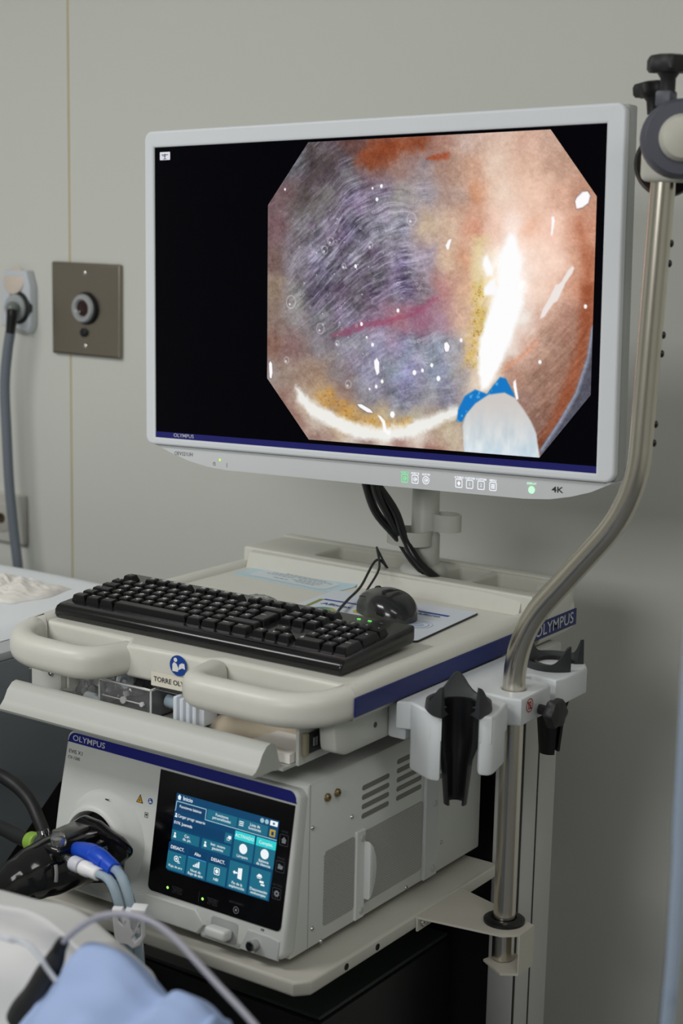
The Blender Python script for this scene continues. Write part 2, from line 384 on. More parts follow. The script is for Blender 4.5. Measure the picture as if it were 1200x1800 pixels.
# plate of the pole support on the shelf side
SUP = part('pole_support', join(
    MB().prism([(.222, .225), (.222, .335), (.300, .312), (.352, .292), (.352, .258), (.335, .243)], 'z', .638, .641),
    MB().prism([(.352, .255), (.352, .292), (.3535, .292), (.3535, .255)], 'z', .592, .641),
    MB().prism([(.300, .264), (.312, .305), (.3535, .292), (.3535, .255), (.335, .243)], 'z', .589, .592),
    MB().box(.2255, .228, .225, .335, .622, .640)), mat('support_enamel', S(192, 188, 176), .45, noise=.03), CART)
part('grommet', MB().lathe([(.0255, 0), (.0255, .004), (.022, .006), (.0155, .006), (.0155, 0)], 28, Z(.318, .28, .6405), cap=False), BLACKP, SUP)
screw((.228, .236, .631), (1, 0, 0), .0055, SUP, CHROME, .003)
# columns, lower frame, black back panel
for x0 in (.2025, -.255):
    c = MB().box(x0, x0 + .040, .452, .552, .06, .925, .003, 2)
    co = part('column', c, mat('column_grey', S(188, 188, 184), .5, noise=.03), CART)
    if x0 > 0:
        for (gx, gy, ax) in ((.2435, .4530, 0), (.2428, .497, 0)):
            part('groove', MB().box(gx - .0012 if ax == 0 else gx, gx + .0002, gy, gy + .0035, .06, .92), mat('groove_dark', S(40, 42, 42), .6), co)
part('back_panel', MB().box(-.213, .2020, .50, .515, .06, .86), mat('panel_black', S(30, 30, 31), .6, noise=.15), CART)
part('base', MB().box(-.27, .255, -.02, .56, .06, .12, .02, 3), CARTM, CART)
for x in (-.24, .22):
    for y in (.03, .52):
        k = part('caster', MB().lathe([(.028, -.011), (.030, -.008), (.030, .008), (.028, .011)], 24, aim((x, y, .030), (1, 0, 0))), RUBBER, CART)
        part('fork', MB().box(x - .017, x + .017, y - .012, y + .012, .045, .062, .003, 1), DKGREY, k)
# pole that carries the monitor
POLX, POLY_ = .024, .545
pole = MB().lathe([(.034, .988), (.034, .996), (.029, 1.002), (.0215, 1.004), (.0215, 1.045), (.0195, 1.048), (.0195, 1.40)], 32, Z(POLX, POLY_, 0))
POLE = part('monitor_pole', pole, CARTM, CART, ang=50)
part('monitor_arm', MB().box(POLX - .03, POLX + .03, .455, .53, 1.33, 1.43, .008, 2), CARTM, CART)
clipm = mat('clip_plastic', S(200, 200, 192), .45)
part('cable_clip', MB().sweep([(POLX - .014 + .032 * math.cos(a), POLY_ - .018 + .026 * math.sin(a), 1.043) for a in [math.radians(-180 + 12 * k) for k in range(30)]], [(-.0015, -.010), (.0015, -.010), (.0015, .010), (-.0015, .010)], closed=True), clipm, POLE)
part('cable_clip', MB().sweep([(POLX + .034 + .020 * math.cos(a), POLY_ + .002 + .016 * math.sin(a), 1.066) for a in [math.radians(12 * k) for k in range(30)]], [(-.0015, -.012), (.0015, -.012), (.0015, .012), (-.0015, .012)], closed=True), clipm, POLE)

# device on the lower shelf, in the dark under the processor
t = thing('lower_device', 'black boxy device in the dark under the processor shelf', 'device', (0, .30, .12))
part('housing', MB().box(-.19, .13, .16, .48, .121, .495, .006), mat('device_black', S(26, 28, 28), .5, noise=.1), t)
part('top_cover', MB().box(-.185, .126, .165, .475, .495, .500, .002, 1), mat('device_top', S(58, 66, 64), .5, noise=.12, nscale=30), t, 'dark green-grey cover')

# ------------------------------------------------------------------ bent hanger pole with clamp head, and the bracket that holds it
t = thing('hanger_pole', 'bent stainless steel pole rising beside the cart, with a knobbed clamp on top', 'pole', (.318, .28, .592))
pts = roundpath([(.318, .28, .5935), (.318, .28, 1.005), (.462, .28, 1.180), (.4735, .28, 1.55)], [0, .062, .062, 0], 12)
PT = part('tube', MB().tube(pts, .0136, 24, 1, up=(0, 1, 0)), STEEL, t, ang=60)
for z in (1.4655, 1.444, 1.3665, 1.346, 1.268, 1.247):
    part('stop_pin', MB().lathe([(.0042, 0), (.0042, .003), (.0025, .0045)], 12, aim((.4735 - .0311 * (1.55 - z) + .0102, .2862, z), (.85, .5, 0))), BLACKP, PT)
HX, HY, HZ = .4765, .28, 1.562
hd = part('clamp_head', MB().box(HX - .0235, HX + .0245, HY - .022, HY + .022, 1.530, 1.600, .008, 3), mat('clamp_cream', S(206, 205, 194), .4), t)
cr = Vector((.56, -.83, .06)).normalized()
part('clamp_ring', MB().lathe([(.041, 0), (.041, .012), (.037, .018), (.022, .019), (.022, .0)], 36, aim(Vector((HX + .020, HY - .020, HZ + .012)), cr)), DKGREY, t, 'grey round clamp ring')
part('cap', MB().lathe([(.0245, 0), (.0245, .008), (.021, .013), (.012, .016), (.002, .0168)], 32, aim(Vector((HX + .020, HY - .020, HZ + .012)) + cr * .014, cr)), mat('clamp_cap', S(196, 194, 182), .4), t, 'round cream cap')
part('rear_disc', MB().lathe([(.034, -.006), (.036, 0), (.034, .006)], 32, aim(Vector((HX - .012, HY + .026, HZ - .012)), cr)), BLACKP, t)
def knob(p, d, s, parent, m):
    M_ = aim(p, d)
    k = MB().lathe([(.008 * s, 0), (.008 * s, .016 * s), (.012 * s, .022 * s), (.013 * s, .022 * s)], 18, M_)
    n = 36; v = []; prof = [(.9, .022), (1, .025), (1, .034), (.9, .038), (.5, .040)]
    b = MB().lathe([(.022 * s * r, h * s) for r, h in prof], n, None)
    b.v = [(x * (1 + .09 * math.cos(6 * math.atan2(y, x))), y * (1 + .09 * math.cos(6 * math.atan2(y, x))), z) for x, y, z in b.v]
    k.add(b.v, b.f, M_)
    return part('knob', k, m, parent)
part('collar', MB().box(HX - .004, HX + .014, HY - .034, HY - .014, HZ + .045, HZ + .062, .003, 2), DKGREY, t)
knob((HX + .006, HY - .024, HZ + .058), (0, 0, 1), 1.02, t, RUBBER)
knob((HX - .022, HY + .006, HZ + .040), (-.12, 0, 1), .86, t, RUBBER)
part('side_arm', MB().box(HX + .024, HX + .075, HY - .008, HY + .012, 1.522, 1.545, .003, 2), BLACKP, t)

BZ = .937
t = thing('scope_bracket', 'white bracket on the cart side holding two dark scope holders and the steel pole', 'bracket', (.27, .28, .88))
def lobe(x, y, w): return 0
HCX, HCY = .308, .168
outl = [(.236, .150), (.252, .155), (.290, .1365), (.304, .1385), (.2885, .1615), (.2860, .176), (.2925, .190), (.305, .1945), (.318, .191), (.3265, .182), (.341, .160), (.353, .166), (.353, .176), (.342, .222), (.326, .232), (.306, .232), (.296, .236), (.292, .244), (.330, .240), (.347, .246), (.347, .318), (.340, .326), (.306, .330), (.300, .340), (.306, .346), (.342, .342), (.346, .356), (.346, .418), (.336, .434), (.262, .436), (.236, .43)]
top = plate(outl, [arc(.318, .28, .0142, 0, 342, 19)], .034, .003, Z(0, 0, BZ - .017), 2)
front = MB().prism([(.2515, .1545), (.290, .1358), (.3045, .1382), (.2892, .1612), (.2855, .178), (.266, .196), (.2515, .196)], 'z', .856, BZ - .0022, .0045)
front = join(front, MB().prism([(.3262, .1825), (.3408, .1594), (.3535, .1658), (.3535, .176), (.3445, .216), (.322, .216)], 'z', .866, BZ - .0022, .0045))
part('body', join(top, front), BRKW, t, ang=40)
part('wall_mount', MB().box(.214, .240, .165, .43, .885, .928, .004, 2), BRKW, t)
def holder(cx, cy, rot, zt, depth, parent):
    """dark cup with three horns on the rim and a long open chute"""
    M_ = Z(cx, cy, zt) @ Matrix.Rotation(rot, 4, 'Z')
    n = 60; v = []; f = []
    gap = 34
    angs = [math.radians(gap + (360 - 2 * gap) * k / (n - 1) - 90) for k in range(n)]
    for k, a in enumerate(angs):
        ph = (k / (n - 1)) * 2
        horn = .005 + .024 * (abs(math.cos(ph * math.pi)) ** 9)
        for r, z in ((.022, -.006), (.030, 0), (.034, horn), (.0375, horn), (.0385, -.004), (.036, -.008)):
            v.append((r * math.cos(a), r * math.sin(a), z))
    for k in range(n - 1):
        for j in range(6): f.append((k * 6 + j, k * 6 + (j + 1) % 6, (k + 1) * 6 + (j + 1) % 6, (k + 1) * 6 + j))
    f.append(tuple(range(6))); f.append(tuple((n - 1) * 6 + j for j in range(6))[::-1])
    cup = MB().add(v, f, M_)
    m2 = 26; v = []; f = []
    lv = [(0.002, .0215, .0255), (-.03, .021, .025), (-.05, .0195, .0235), (-.065, .015, .0185), (-depth, .0105, .0135)]
    for z, ri, ro in lv:
        for k in range(m2):
            a = math.radians(-90 + 40 + (360 - 80) * k / (m2 - 1)); v.append((ro * math.cos(a), ro * math.sin(a), z))
        for k in range(m2):
            a = math.radians(-90 + 40 + (360 - 80) * (m2 - 1 - k) / (m2 - 1)); v.append((ri * math.cos(a), ri * math.sin(a), z))
    q = 2 * m2
    for i in range(len(lv) - 1):
        for k in range(q): f.append((i * q + k, i * q + (k + 1) % q, (i + 1) * q + (k + 1) % q, (i + 1) * q + k))
    f.append(tuple(range(q))); f.append(tuple((len(lv) - 1) * q + k for k in range(q))[::-1])
    chute = MB().add(v, f, M_)
    h = part('scope_holder', cup, HOLDG, parent, ang=50)
    part('chute', chute, BLACKP, h, ang=50)
holder(HCX, HCY, math.radians(34), BZ + .005, .118, t)
holder(.306, .404, math.radians(95), BZ + .003, .118, t)
knob((.347, .292, .914), (1, -.15, 0), .78, t, RUBBER)
mk = mat('red_print', S(190, 52, 44), .5)
MK = frame((.347, .266, .925), (0, 1, 0), (0, 0, 1), .0006)
c20 = [(math.cos(2 * math.pi * k / 24), math.sin(2 * math.pi * k / 24)) for k in range(24)]
part('warning_mark', join(ringflat([(x * .0085, y * .0085) for x, y in c20], [(x * .0072, y * .0072) for x, y in c20], MK),
     ringflat([(-.0035, -.0045), (.0035, -.0045), (.0035, .0045), (-.0035, .0045)], [(-.002, -.003), (.002, -.003), (.002, .003), (-.002, .003)], MK),
     flat([(-.006, .005), (.005, -.006), (.006, -.005), (-.005, .006)], MK)), mk, t, 'small red round no-load mark')

# ------------------------------------------------------------------ things lying in the drawer
DZ = .8797
bx = thing('clear_box', 'rectangular clear plastic box standing in the open drawer', 'box', (-.09, .10, DZ))
def shell(x0, x1, y0, y1, z0, z1, th):
    return join(MB().box(x0, x1, y0, y0 + th, z0, z1), MB().box(x0, x1, y1 - th, y1, z0, z1), MB().box(x0, x0 + th, y0 + th, y1 - th, z0, z1), MB().box(x1 - th, x1, y0 + th, y1 - th, z0, z1), MB().box(x0 + th, x1 - th, y0 + th, y1 - th, z0, z0 + th))
part('wall', shell(-.136, -.052, .050, .150, DZ, .918, .0018), CLEAR, bx)
edg = film('clear_edge', S(244, 246, 248), .62, .1, .3)
rim = MB()
for (a, c) in (((-.136, .050), (-.052, .050)), ((-.052, .050), (-.052, .150)), ((-.136, .050), (-.136, .150)), ((-.136, .150), (-.052, .150))):
    for z in (DZ + .0016, .918): rim.tube([(a[0], a[1], z), (c[0], c[1], z)], .0016, 8, 1)
for (x, y) in ((-.136, .05), (-.052, .05), (-.052, .15), (-.136, .15)): rim.tube([(x, y, DZ + .0016), (x, y, .918)], .0016, 8, 1, up=(1, 0, 0))
part('rim', rim, edg, bx)
part('divider', join(MB().tube([(-.128, .0485, .899), (-.060, .0485, .899)], .0013, 8, 1), MB().lathe([(.0045, 0), (.0045, .003)], 16, aim((-.094, .049, .899), (0, -1, 0))), MB().lathe([(.003, 0), (.003, .003)], 12, aim((-.064, .049, .899), (0, -1, 0)))), edg, bx)
FIT = mat('fitting_white', S(222, 228, 236), .35, noise=.02)
t = thing('white_connector', 'white ribbed plastic connector lying between the clear box and the pouch', 'connector', (-.01, .075, DZ))
b = MB()
for i in range(4): b.box(-.022 + i * .010, -.0155 + i * .010, .055, .095, DZ + .001, .916 - .001 * (i % 2), .0025, 2)
b.box(-.026, .022, .061, .088, DZ + .004, .908, .003, 2)
part('body', b, FIT, t)
part('stem', MB().tube([(-.047, .078, .900), (-.024, .076, .899)], .009, 14, 1), TUBEC, t)
t = thing('vial_tube', 'small white capped tube lying at the back left of the drawer', 'tube', (-.16, .13, DZ))
part('barrel', MB().tube([(-.175, .165, .897), (-.150, .118, .900)], .0105, 18, 1), TUBEC, t)
part('cap', MB().lathe([(.0085, 0), (.0115, .002), (.0115, .016), (.0095, .018), (.006, .018), (.006, .014), (.0025, .014), (.0025, .018)], 20, aim((-.150, .118, .900), (.47, -.88, .06))), FIT, t)
def crumple(nx, ny, x0, x1, y0, y1, z0, h, seed, amp, sharp=1.):
    rs = np.random.RandomState(seed); ph = rs.rand(8, 4) * 6.28; v = []; f = []
    for j in range(ny):
        for i in range(nx):
            u, w_ = i / (nx - 1), j / (ny - 1); e = (4 * u * (1 - u)) ** .5 * (4 * w_ * (1 - w_)) ** .5
            d = sum(abs(math.sin(ph[k, 0] + u * (4 + 3 * k) * math.cos(ph[k, 1]) * 2 + w_ * (4 + 3 * k) * math.sin(ph[k, 1]) * 2)) / (1 + .5 * k) for k in range(8)) / 4
            v.append((x0 + (x1 - x0) * u + .006 * math.sin(ph[0, 2] + 7 * w_), y0 + (y1 - y0) * w_ + .006 * math.sin(ph[1, 2] + 6 * u), z0 + e * h * (.6 + amp * (d - .5))))
    for j in range(ny - 1):
        for i in range(nx - 1): f.append((j * nx + i, j * nx + i + 1, (j + 1) * nx + i + 1, (j + 1) * nx + i))
    n = len(v); v += [(p[0], p[1], z0 - .0004 if 0 < k % nx < nx - 1 and nx <= k < n - nx else p[2]) for k, p in enumerate(v)]
    f += [tuple(i + n for i in q[::-1]) for q in f]
    return MB().add(v, f)
solo('clear_bag', crumple(34, 26, -.205, -.135, .062, .130, DZ + .0006, .034, 3, 1.3), BAGF, 'crumpled clear plastic bag at the left end of the open drawer', 'bag', 'clear bags in the drawer', 20)
solo('clear_bag', crumple(30, 24, -.215, -.128, .142, .20, DZ + .0006, .038, 9, 1.2), BAGF, 'puffed clear plastic bag behind the capped tube in the drawer', 'bag', 'clear bags in the drawer', 20)
solo('clear_bag', crumple(22, 16, -.222, -.140, .032, .060, DZ + .0006, .014, 5, 1.2), BAGF, 'flat clear wrapper along the left of the drawer lip', 'bag', 'clear bags in the drawer', 20)
t = thing('loose_fitting', 'small white fitting lying left of the clear box in the drawer', 'fitting', (-.145, .055, DZ))
part('body', MB().lathe([(.004, 0), (.007, .002), (.0075, .016), (.005, .018), (.0045, .028)], 16, aim((-.164, .056, DZ + .0085), (1, -.15, 0))), FIT, t)
solo('pouch', crumple(40, 26, .008, .140, .072, .150, DZ + .0006, .034, 21, .35), mat('pouch_tan', S(186, 174, 154), .75, noise=.06, nscale=20, bump=.2, bscale=90), 'crumpled tan paper pouch in the right half of the drawer', 'pouch')
def sheet(name, pts, z, th, m, label, cat, group=None):
    return solo(name, MB().prism(pts, 'z', z, z + th), m, label, cat, group, 30)
sheet('paper_pad', [(.104, .024), (.174, .027), (.174, .092), (.112, .088)], DZ + .0008, .011, PAPER, 'thick white paper pad at the right end of the drawer', 'paper')
sheet('paper_sheet', [(.03, .026), (.098, .026), (.095, .066), (.036, .062)], DZ + .0006, .0012, PAPER, 'white paper slip lying in the drawer in front of the tan pouch', 'paper')
sheet('paper_sheet', [(-.046, .026), (.020, .026), (.016, .050), (-.044, .050)], DZ + .0006, .0012, PAPER, 'white paper slip lying right of the clear box', 'paper')

# ------------------------------------------------------------------ the monitor (own axes: x right, y back, z up)
MX = Vector((.99907, -.02123, .03741)); MY = Vector((.02248, .99920, -.03315)); MZ = Vector((-.03668, .03396, .99875))
MO = Vector((.0209, .3661, 1.3826))
MM = Matrix(((MX.x, MY.x, MZ.x, MO.x), (MX.y, MY.y, MZ.y, MO.y), (MX.z, MY.z, MZ.z, MO.z), (0, 0, 0, 1)))
t = thing('monitor', 'large white framed medical monitor showing an endoscopy picture', 'monitor', MO, M=MM)
FM = frame((0, 0, 0), (1, 0, 0), (0, 0, 1))      # local picture plane, normal towards the viewer
bez = plate(rrect(-.3663, .3730, -.2122, .2246, .013, 8), [[(-.3487, -.2018), (.3487, -.2018), (.3487, .2018), (-.3487, .2018)]], .012, .0035, FM @ Z(0, 0, -.0035))
BEZ = part('bezel', bez, MONW, t, local=True, ang=50)
hous = MB().box(-.365, .3716, .009, .032, -.2112, .2236, .003, 2)
hous = join(hous, MB().prism([(.032, -.19), (.032, .20), (.075, .14), (.085, .10), (.085, -.10), (.075, -.15)], 'x', -.33, .335, .004, 2))
HOU = part('housing', hous, MONG, t, local=True, ang=50)
chp = [(-.3560, -.2122), (-.32, -.2245), (-.289, -.2330), (-.255, -.2385), (-.221, -.2408), (0, -.2412), (.25, -.2408), (.285, -.2385), (.3139, -.2330), (.340, -.2255), (.3655, -.2140), (.3655, -.2115), (-.3560, -.2115)]
CH = part('control_panel', MB().prism(chp, 'y', .0045, .040, .0025, 2), mat('chin_plastic', S(222, 225, 227), .42, noise=.015), t, local=True, ang=50)
part('gap_shadow_line', MB().box(-.352, .36, .0030, .006, -.2132, -.2116), mat('chin_gap', S(120, 124, 128), .5), CH, local=True)
SCRN = part('screen', MB().box(-.3487, .3487, .0005, .004, -.2018, .2018), mat('screen_glass', S(1, 1, 3), .18, emit=S(0, 0, 3), estr=1.), t, local=True)
MATS['screen_glass'].node_tree.nodes['Principled BSDF'].inputs['Specular IOR Level'].default_value = .12
SF = FM @ Z(0, 0, -.0005)
part('brand_strip', flat([(-.3487, -.2018), (.3487, -.2018), (.3487, -.1935), (-.3487, -.1935)], SF @ Z(0, 0, .0004)), mat('strip_blue', S(22, 22, 112), .4), SCRN, 'deep blue strip', local=True)
part('lettering', text('OLYMPUS', .0072, SF @ Z(-.2962, -.1972, .0007), .006, xs=1.2), SILVER, SCRN, local=True)
ic = SF @ Z(-.3293, .1898, .0007)
part('status_icon', flat(rrect(-.0095, .0095, -.0055, .0055, .001, 2), ic), glow('icon_white', S(215, 215, 225)), SCRN, local=True)
part('icon_glyph', join(flat([(-.006, .0012), (.006, .0012), (.006, .0022), (-.006, .0022)], ic @ Z(0, 0, .0002)), flat([(-.0006, -.004), (.0006, -.004), (.0006, .003), (-.0006, .003)], ic @ Z(0, 0, .0002)), flat([(-.003, -.0045), (.003, -.0045), (.003, -.0037), (-.003, -.0037)], ic @ Z(0, 0, .0002)), flat([(-.0045, -.0005), (.002, -.0005), (.002, .0003), (-.0045, .0003)], ic @ Z(0, 0, .0002))), glow('icon_dark', S(30, 30, 40)), SCRN, local=True)

# the endoscopy picture: a flat grid with painted colours
PAINT = [(-637,1976,85,75,80),(-95,1954,90,55,50),(432,1932,130,60,35),(943,1911,140,70,45),(1277,1897,165,110,90),(1603,1884,190,165,155),(2004,1867,200,165,145),(2472,1848,195,145,120),(2701,1838,180,140,120),(-1005,1700,95,90,105),(-634,1688,75,65,68),(-180,1673,110,105,115),(262,1658,130,85,70),(609,1646,150,115,105),(1033,1632,150,140,145),(1365,1621,170,130,110),(1691,1610,190,130,95),(2011,1599,215,190,170),(2480,1583,210,160,130),(2861,1571,170,125,100),(-1191,1339,110,85,90),(-815,1330,85,75,75),(-447,1322,120,115,115),(-86,1313,105,95,125),(356,1303,130,125,145),(701,1294,165,160,160),(1040,1286,160,155,165),(1455,1276,165,140,130),(1780,1269,205,125,80),(2099,1261,215,190,170),(2567,1250,225,175,145),(2947,1241,205,145,115),(3170,1236,170,110,80),(-1283,898,115,85,90),(-905,893,125,125,125),(-534,889,115,105,125),(-80,883,110,95,135),(363,878,130,125,150),(709,874,150,150,175),(1049,870,200,175,145),(1382,866,205,170,140),(1710,862,205,120,85),(2031,858,220,170,145),(2307,855,235,225,220),(2501,852,225,150,110),(2808,849,235,185,160),(3184,844,190,110,75),(-1328,451,110,85,80),(-995,451,130,130,135),(-621,451,115,115,140),(-164,451,105,90,125),(282,451,95,80,105),(717,451,130,120,160),(1058,451,150,140,165),(1309,451,215,180,140),(1638,451,205,125,80),(1881,451,230,220,190),(2121,451,250,250,250),(2358,451,250,250,250),(2591,451,235,200,180),(2897,451,240,205,185),(3160,450,205,140,105),(3308,450,165,80,45),(-1355,76,140,120,100),(-1039,80,140,135,140),(-617,84,95,90,110),(-159,88,95,80,100),(288,93,90,80,105),(724,97,110,105,140),(1023,100,130,120,130),(1317,103,180,110,110),(1647,106,210,150,110),(1890,108,225,200,130),(2130,111,250,250,250),(2367,113,250,250,250),(2678,116,230,195,175),(2945,119,220,170,140),(3133,120,190,110,75),(3320,122,165,80,45),(-1372,-300,130,110,100),(-988,-293,140,135,135),(-613,-285,115,110,125),(-154,-276,110,100,130),(294,-267,140,115,135),(644,-260,165,110,120),(988,-254,150,95,120),(1325,-247,165,130,150),(1614,-241,215,160,130),(1859,-236,215,185,100),(2140,-231,250,250,250),(2455,-225,240,235,230),(2765,-219,205,155,130),(3069,-213,165,115,95),(3294,-208,160,75,45),(-1369,-679,125,85,70),(-1080,-670,130,100,100),(-609,-656,135,130,135),(-149,-642,130,125,145),(300,-629,140,145,175),(824,-613,150,155,195),(1249,-601,150,160,200),(1499,-593,150,150,170),(1746,-586,220,175,120),(1989,-579,248,248,248),(2229,-571,245,240,235),(2543,-562,210,155,130),(2852,-553,155,115,95),(3155,-544,150,100,80),(3305,-539,150,75,45),(-1386,-1059,150,140,135),(-1077,-1047,150,130,115),(-698,-1032,150,120,100),(-235,-1013,125,115,120),(216,-995,135,140,165),(744,-974,135,145,190),(1256,-954,125,135,175),(1590,-941,150,140,140),(1836,-931,235,215,190),(2038,-923,235,220,200),(2318,-912,170,110,85),(2709,-896,150,110,90),(3091,-881,150,100,80),(3316,-872,150,80,55),(-1171,-1354,140,105,95),(-789,-1336,190,170,150),(-508,-1323,200,150,80),(-231,-1309,150,120,110),(221,-1288,120,120,135),(749,-1262,115,120,150),(1347,-1234,120,125,150),(2483,-1179,150,115,100),(2871,-1161,150,105,85),(3176,-1146,145,75,45),(-977,-1648,150,110,100),(-598,-1627,200,190,180),(-136,-1601,205,160,80),(315,-1576,200,170,110),(842,-1546,190,180,150),(1353,-1518,165,140,100),(2725,-1441,135,100,85),(2995,-1426,140,70,45),(-596,-1853,140,105,95),(-42,-1819,215,210,205),(496,-1785,240,240,235),(1018,-1753,235,230,220),(1442,-1726,200,185,160),(2809,-1641,120,75,60),(142,-1955,140,105,100),(674,-1920,150,95,85),(1192,-1885,140,80,65)]
POLYS = {'white_core':[(2228,780),(2309,788),(2398,501),(2407,188),(2407,181),(2453,-28),(2322,-399),(2149,-813),(1990,-1069),(1886,-1110),(1837,-824),(1850,-536),(1927,-267),(2024,1),(2101,178),(2097,326),(2112,537)],'w2':[(1886,502),(1927,537),(2024,361),(2016,282),(1933,281),(1868,414)],'w3':[(1976,220),(2048,247),(2084,44),(1898,42),(1885,130)],'tool':[(1632,-1559),(1682,-1410),(1806,-1277),(1992,-1159),(2219,-1122),(2365,-1177),(2491,-1313),(2596,-1450),(2671,-1587),(2719,-1833),(2731,-1894),(2179,-1906),(1661,-1886)],'blue':[(1545,-1509),(1563,-1362),(1655,-1193),(1802,-1105),(1886,-1128),(1971,-1151),(2052,-1049),(2152,-937),(2235,-952),(2343,-1125),(2365,-1177),(2219,-1122),(1992,-1159),(1806,-1277),(1682,-1410),(1620,-1514)],'lip':[(2231,-783),(2431,-661),(2667,-461),(2591,-585),(2353,-770),(2172,-892)],'rim_dark':[(3171,940),(3212,838),(3317,584),(3363,330),(3382,59),(3239,58),(3246,415),(3177,754)],'rim_dark2':[(3234,187),(3378,188),(3380,-151),(3301,-633),(3162,-1122),(2976,-1429),(2726,-1744),(2714,-1673),(2895,-1380),(3058,-918),(3165,-637),(3210,-240)],'edge_blue':[(3394,-270),(3367,-322),(3321,-666),(3180,-1086),(2976,-1429),(2737,-1778),(2740,-1867),(3395,-1120),(3394,-664)],'blob':[(3106,1144),(3124,1185),(3198,1251),(3265,1258),(3299,1207),(3279,1123),(3204,1074),(3128,1059)],'streak':[(3092,398),(3122,381),(3095,312),(3002,192),(2928,71),(2869,53),(2829,70),(2886,157),(2962,226),(3036,346)],'streak2':[(2885,185),(3002,186),(2910,-5),(2853,-40),(2739,-198),(2680,-225),(2716,-111),(2792,11)],'blob2':[(-1437,-905),(-1412,-865),(-1381,-903),(-1373,-1021),(-1390,-1100),(-1423,-1092)],'sp1':[(24,-1375),(94,-1371),(234,-1431),(281,-1476),(188,-1471),(59,-1411)],'sp2':[(350,-1500),(396,-1507),(466,-1569),(491,-1681),(559,-1696),(537,-1754),(445,-1703),(420,-1591)],'sp3':[(1340,-551),(1382,-532),(1422,-585),(1407,-649),(1364,-659),(1341,-615)],'sp4':[(281,-806),(327,-767),(362,-822),(364,-953),(330,-992),(294,-900)],'sp5':[(1334,646),(1375,717),(1418,726),(1378,601),(1357,596)],'sp6':[(2801,971),(2830,979),(2845,928),(2818,757),(2798,758),(2804,877)],'sp7':[(2339,-992),(2369,-955),(2386,-1052),(2416,-1193),(2386,-1203),(2341,-1054)],'redline':[(-412,-505),(-201,-405),(124,-304),(511,-259),(756,-181),(1234,45),(1236,-27),(934,-196),(535,-333),(125,-398),(-152,-499),(-388,-543)],'red_top':[(-44,1670),(45,1850),(226,1952),(649,1988),(1042,1980),(958,1850),(674,1808),(499,1688),(231,1624)],'red2':[(1031,1732),(1245,1759),(1373,1763),(1353,1702),(1204,1672),(1032,1687)],'white_band':[(-962,-1200),(-739,-1384),(-376,-1520),(4,-1653),(445,-1665),(828,-1586),(1224,-1471),(1546,-1344),(1559,-1417),(1270,-1561),(831,-1736),(447,-1797),(30,-1795),(-374,-1674),(-738,-1539),(-936,-1355)],'yel':[(-619,-1301),(-451,-1216),(-188,-1338),(142,-1492),(511,-1567),(849,-1529),(739,-1629),(376,-1650),(4,-1614),(-281,-1477),(-497,-1391)],'yel2':[(1736,679),(1797,749),(1963,748),(1862,625),(1807,325),(1915,184),(1773,40),(1724,325)],'yel3':[(1748,176),(1915,177),(1960,71),(1880,-72),(1948,-266),(1890,-446),(1794,-826),(1646,-831),(1722,-450),(1778,-180)],'darkfold':[(-464,1851),(-231,1842),(-555,1575),(-863,1321),(-934,1153),(-1007,1192),(-888,1491)]}
BUB = [(823,975,9),(-211,393,4),(-520,600,6),(-1069,-77,10),(-1137,-846,5),(-120,-1124,6),(-304,-598,4),(-580,-414,8),(201,653,5),(-427,712,6)]
DOTS = [(-1179,1391,2),(-25,393,3),(359,1393,3),(224,1369,2),(294,1230,3),(255,-601,3),(412,-1064,3),(321,-1134,3),(218,-1170,2),(904,-932,4),(1025,-900,3),(1162,-830,3),(640,-160,3),(578,-1478,5),(162,-509,2),(78,-342,3),(1161,-831,3),(1585,-508,3),(2696,-736,3),(3282,-68,3),(1263,-992,4)]
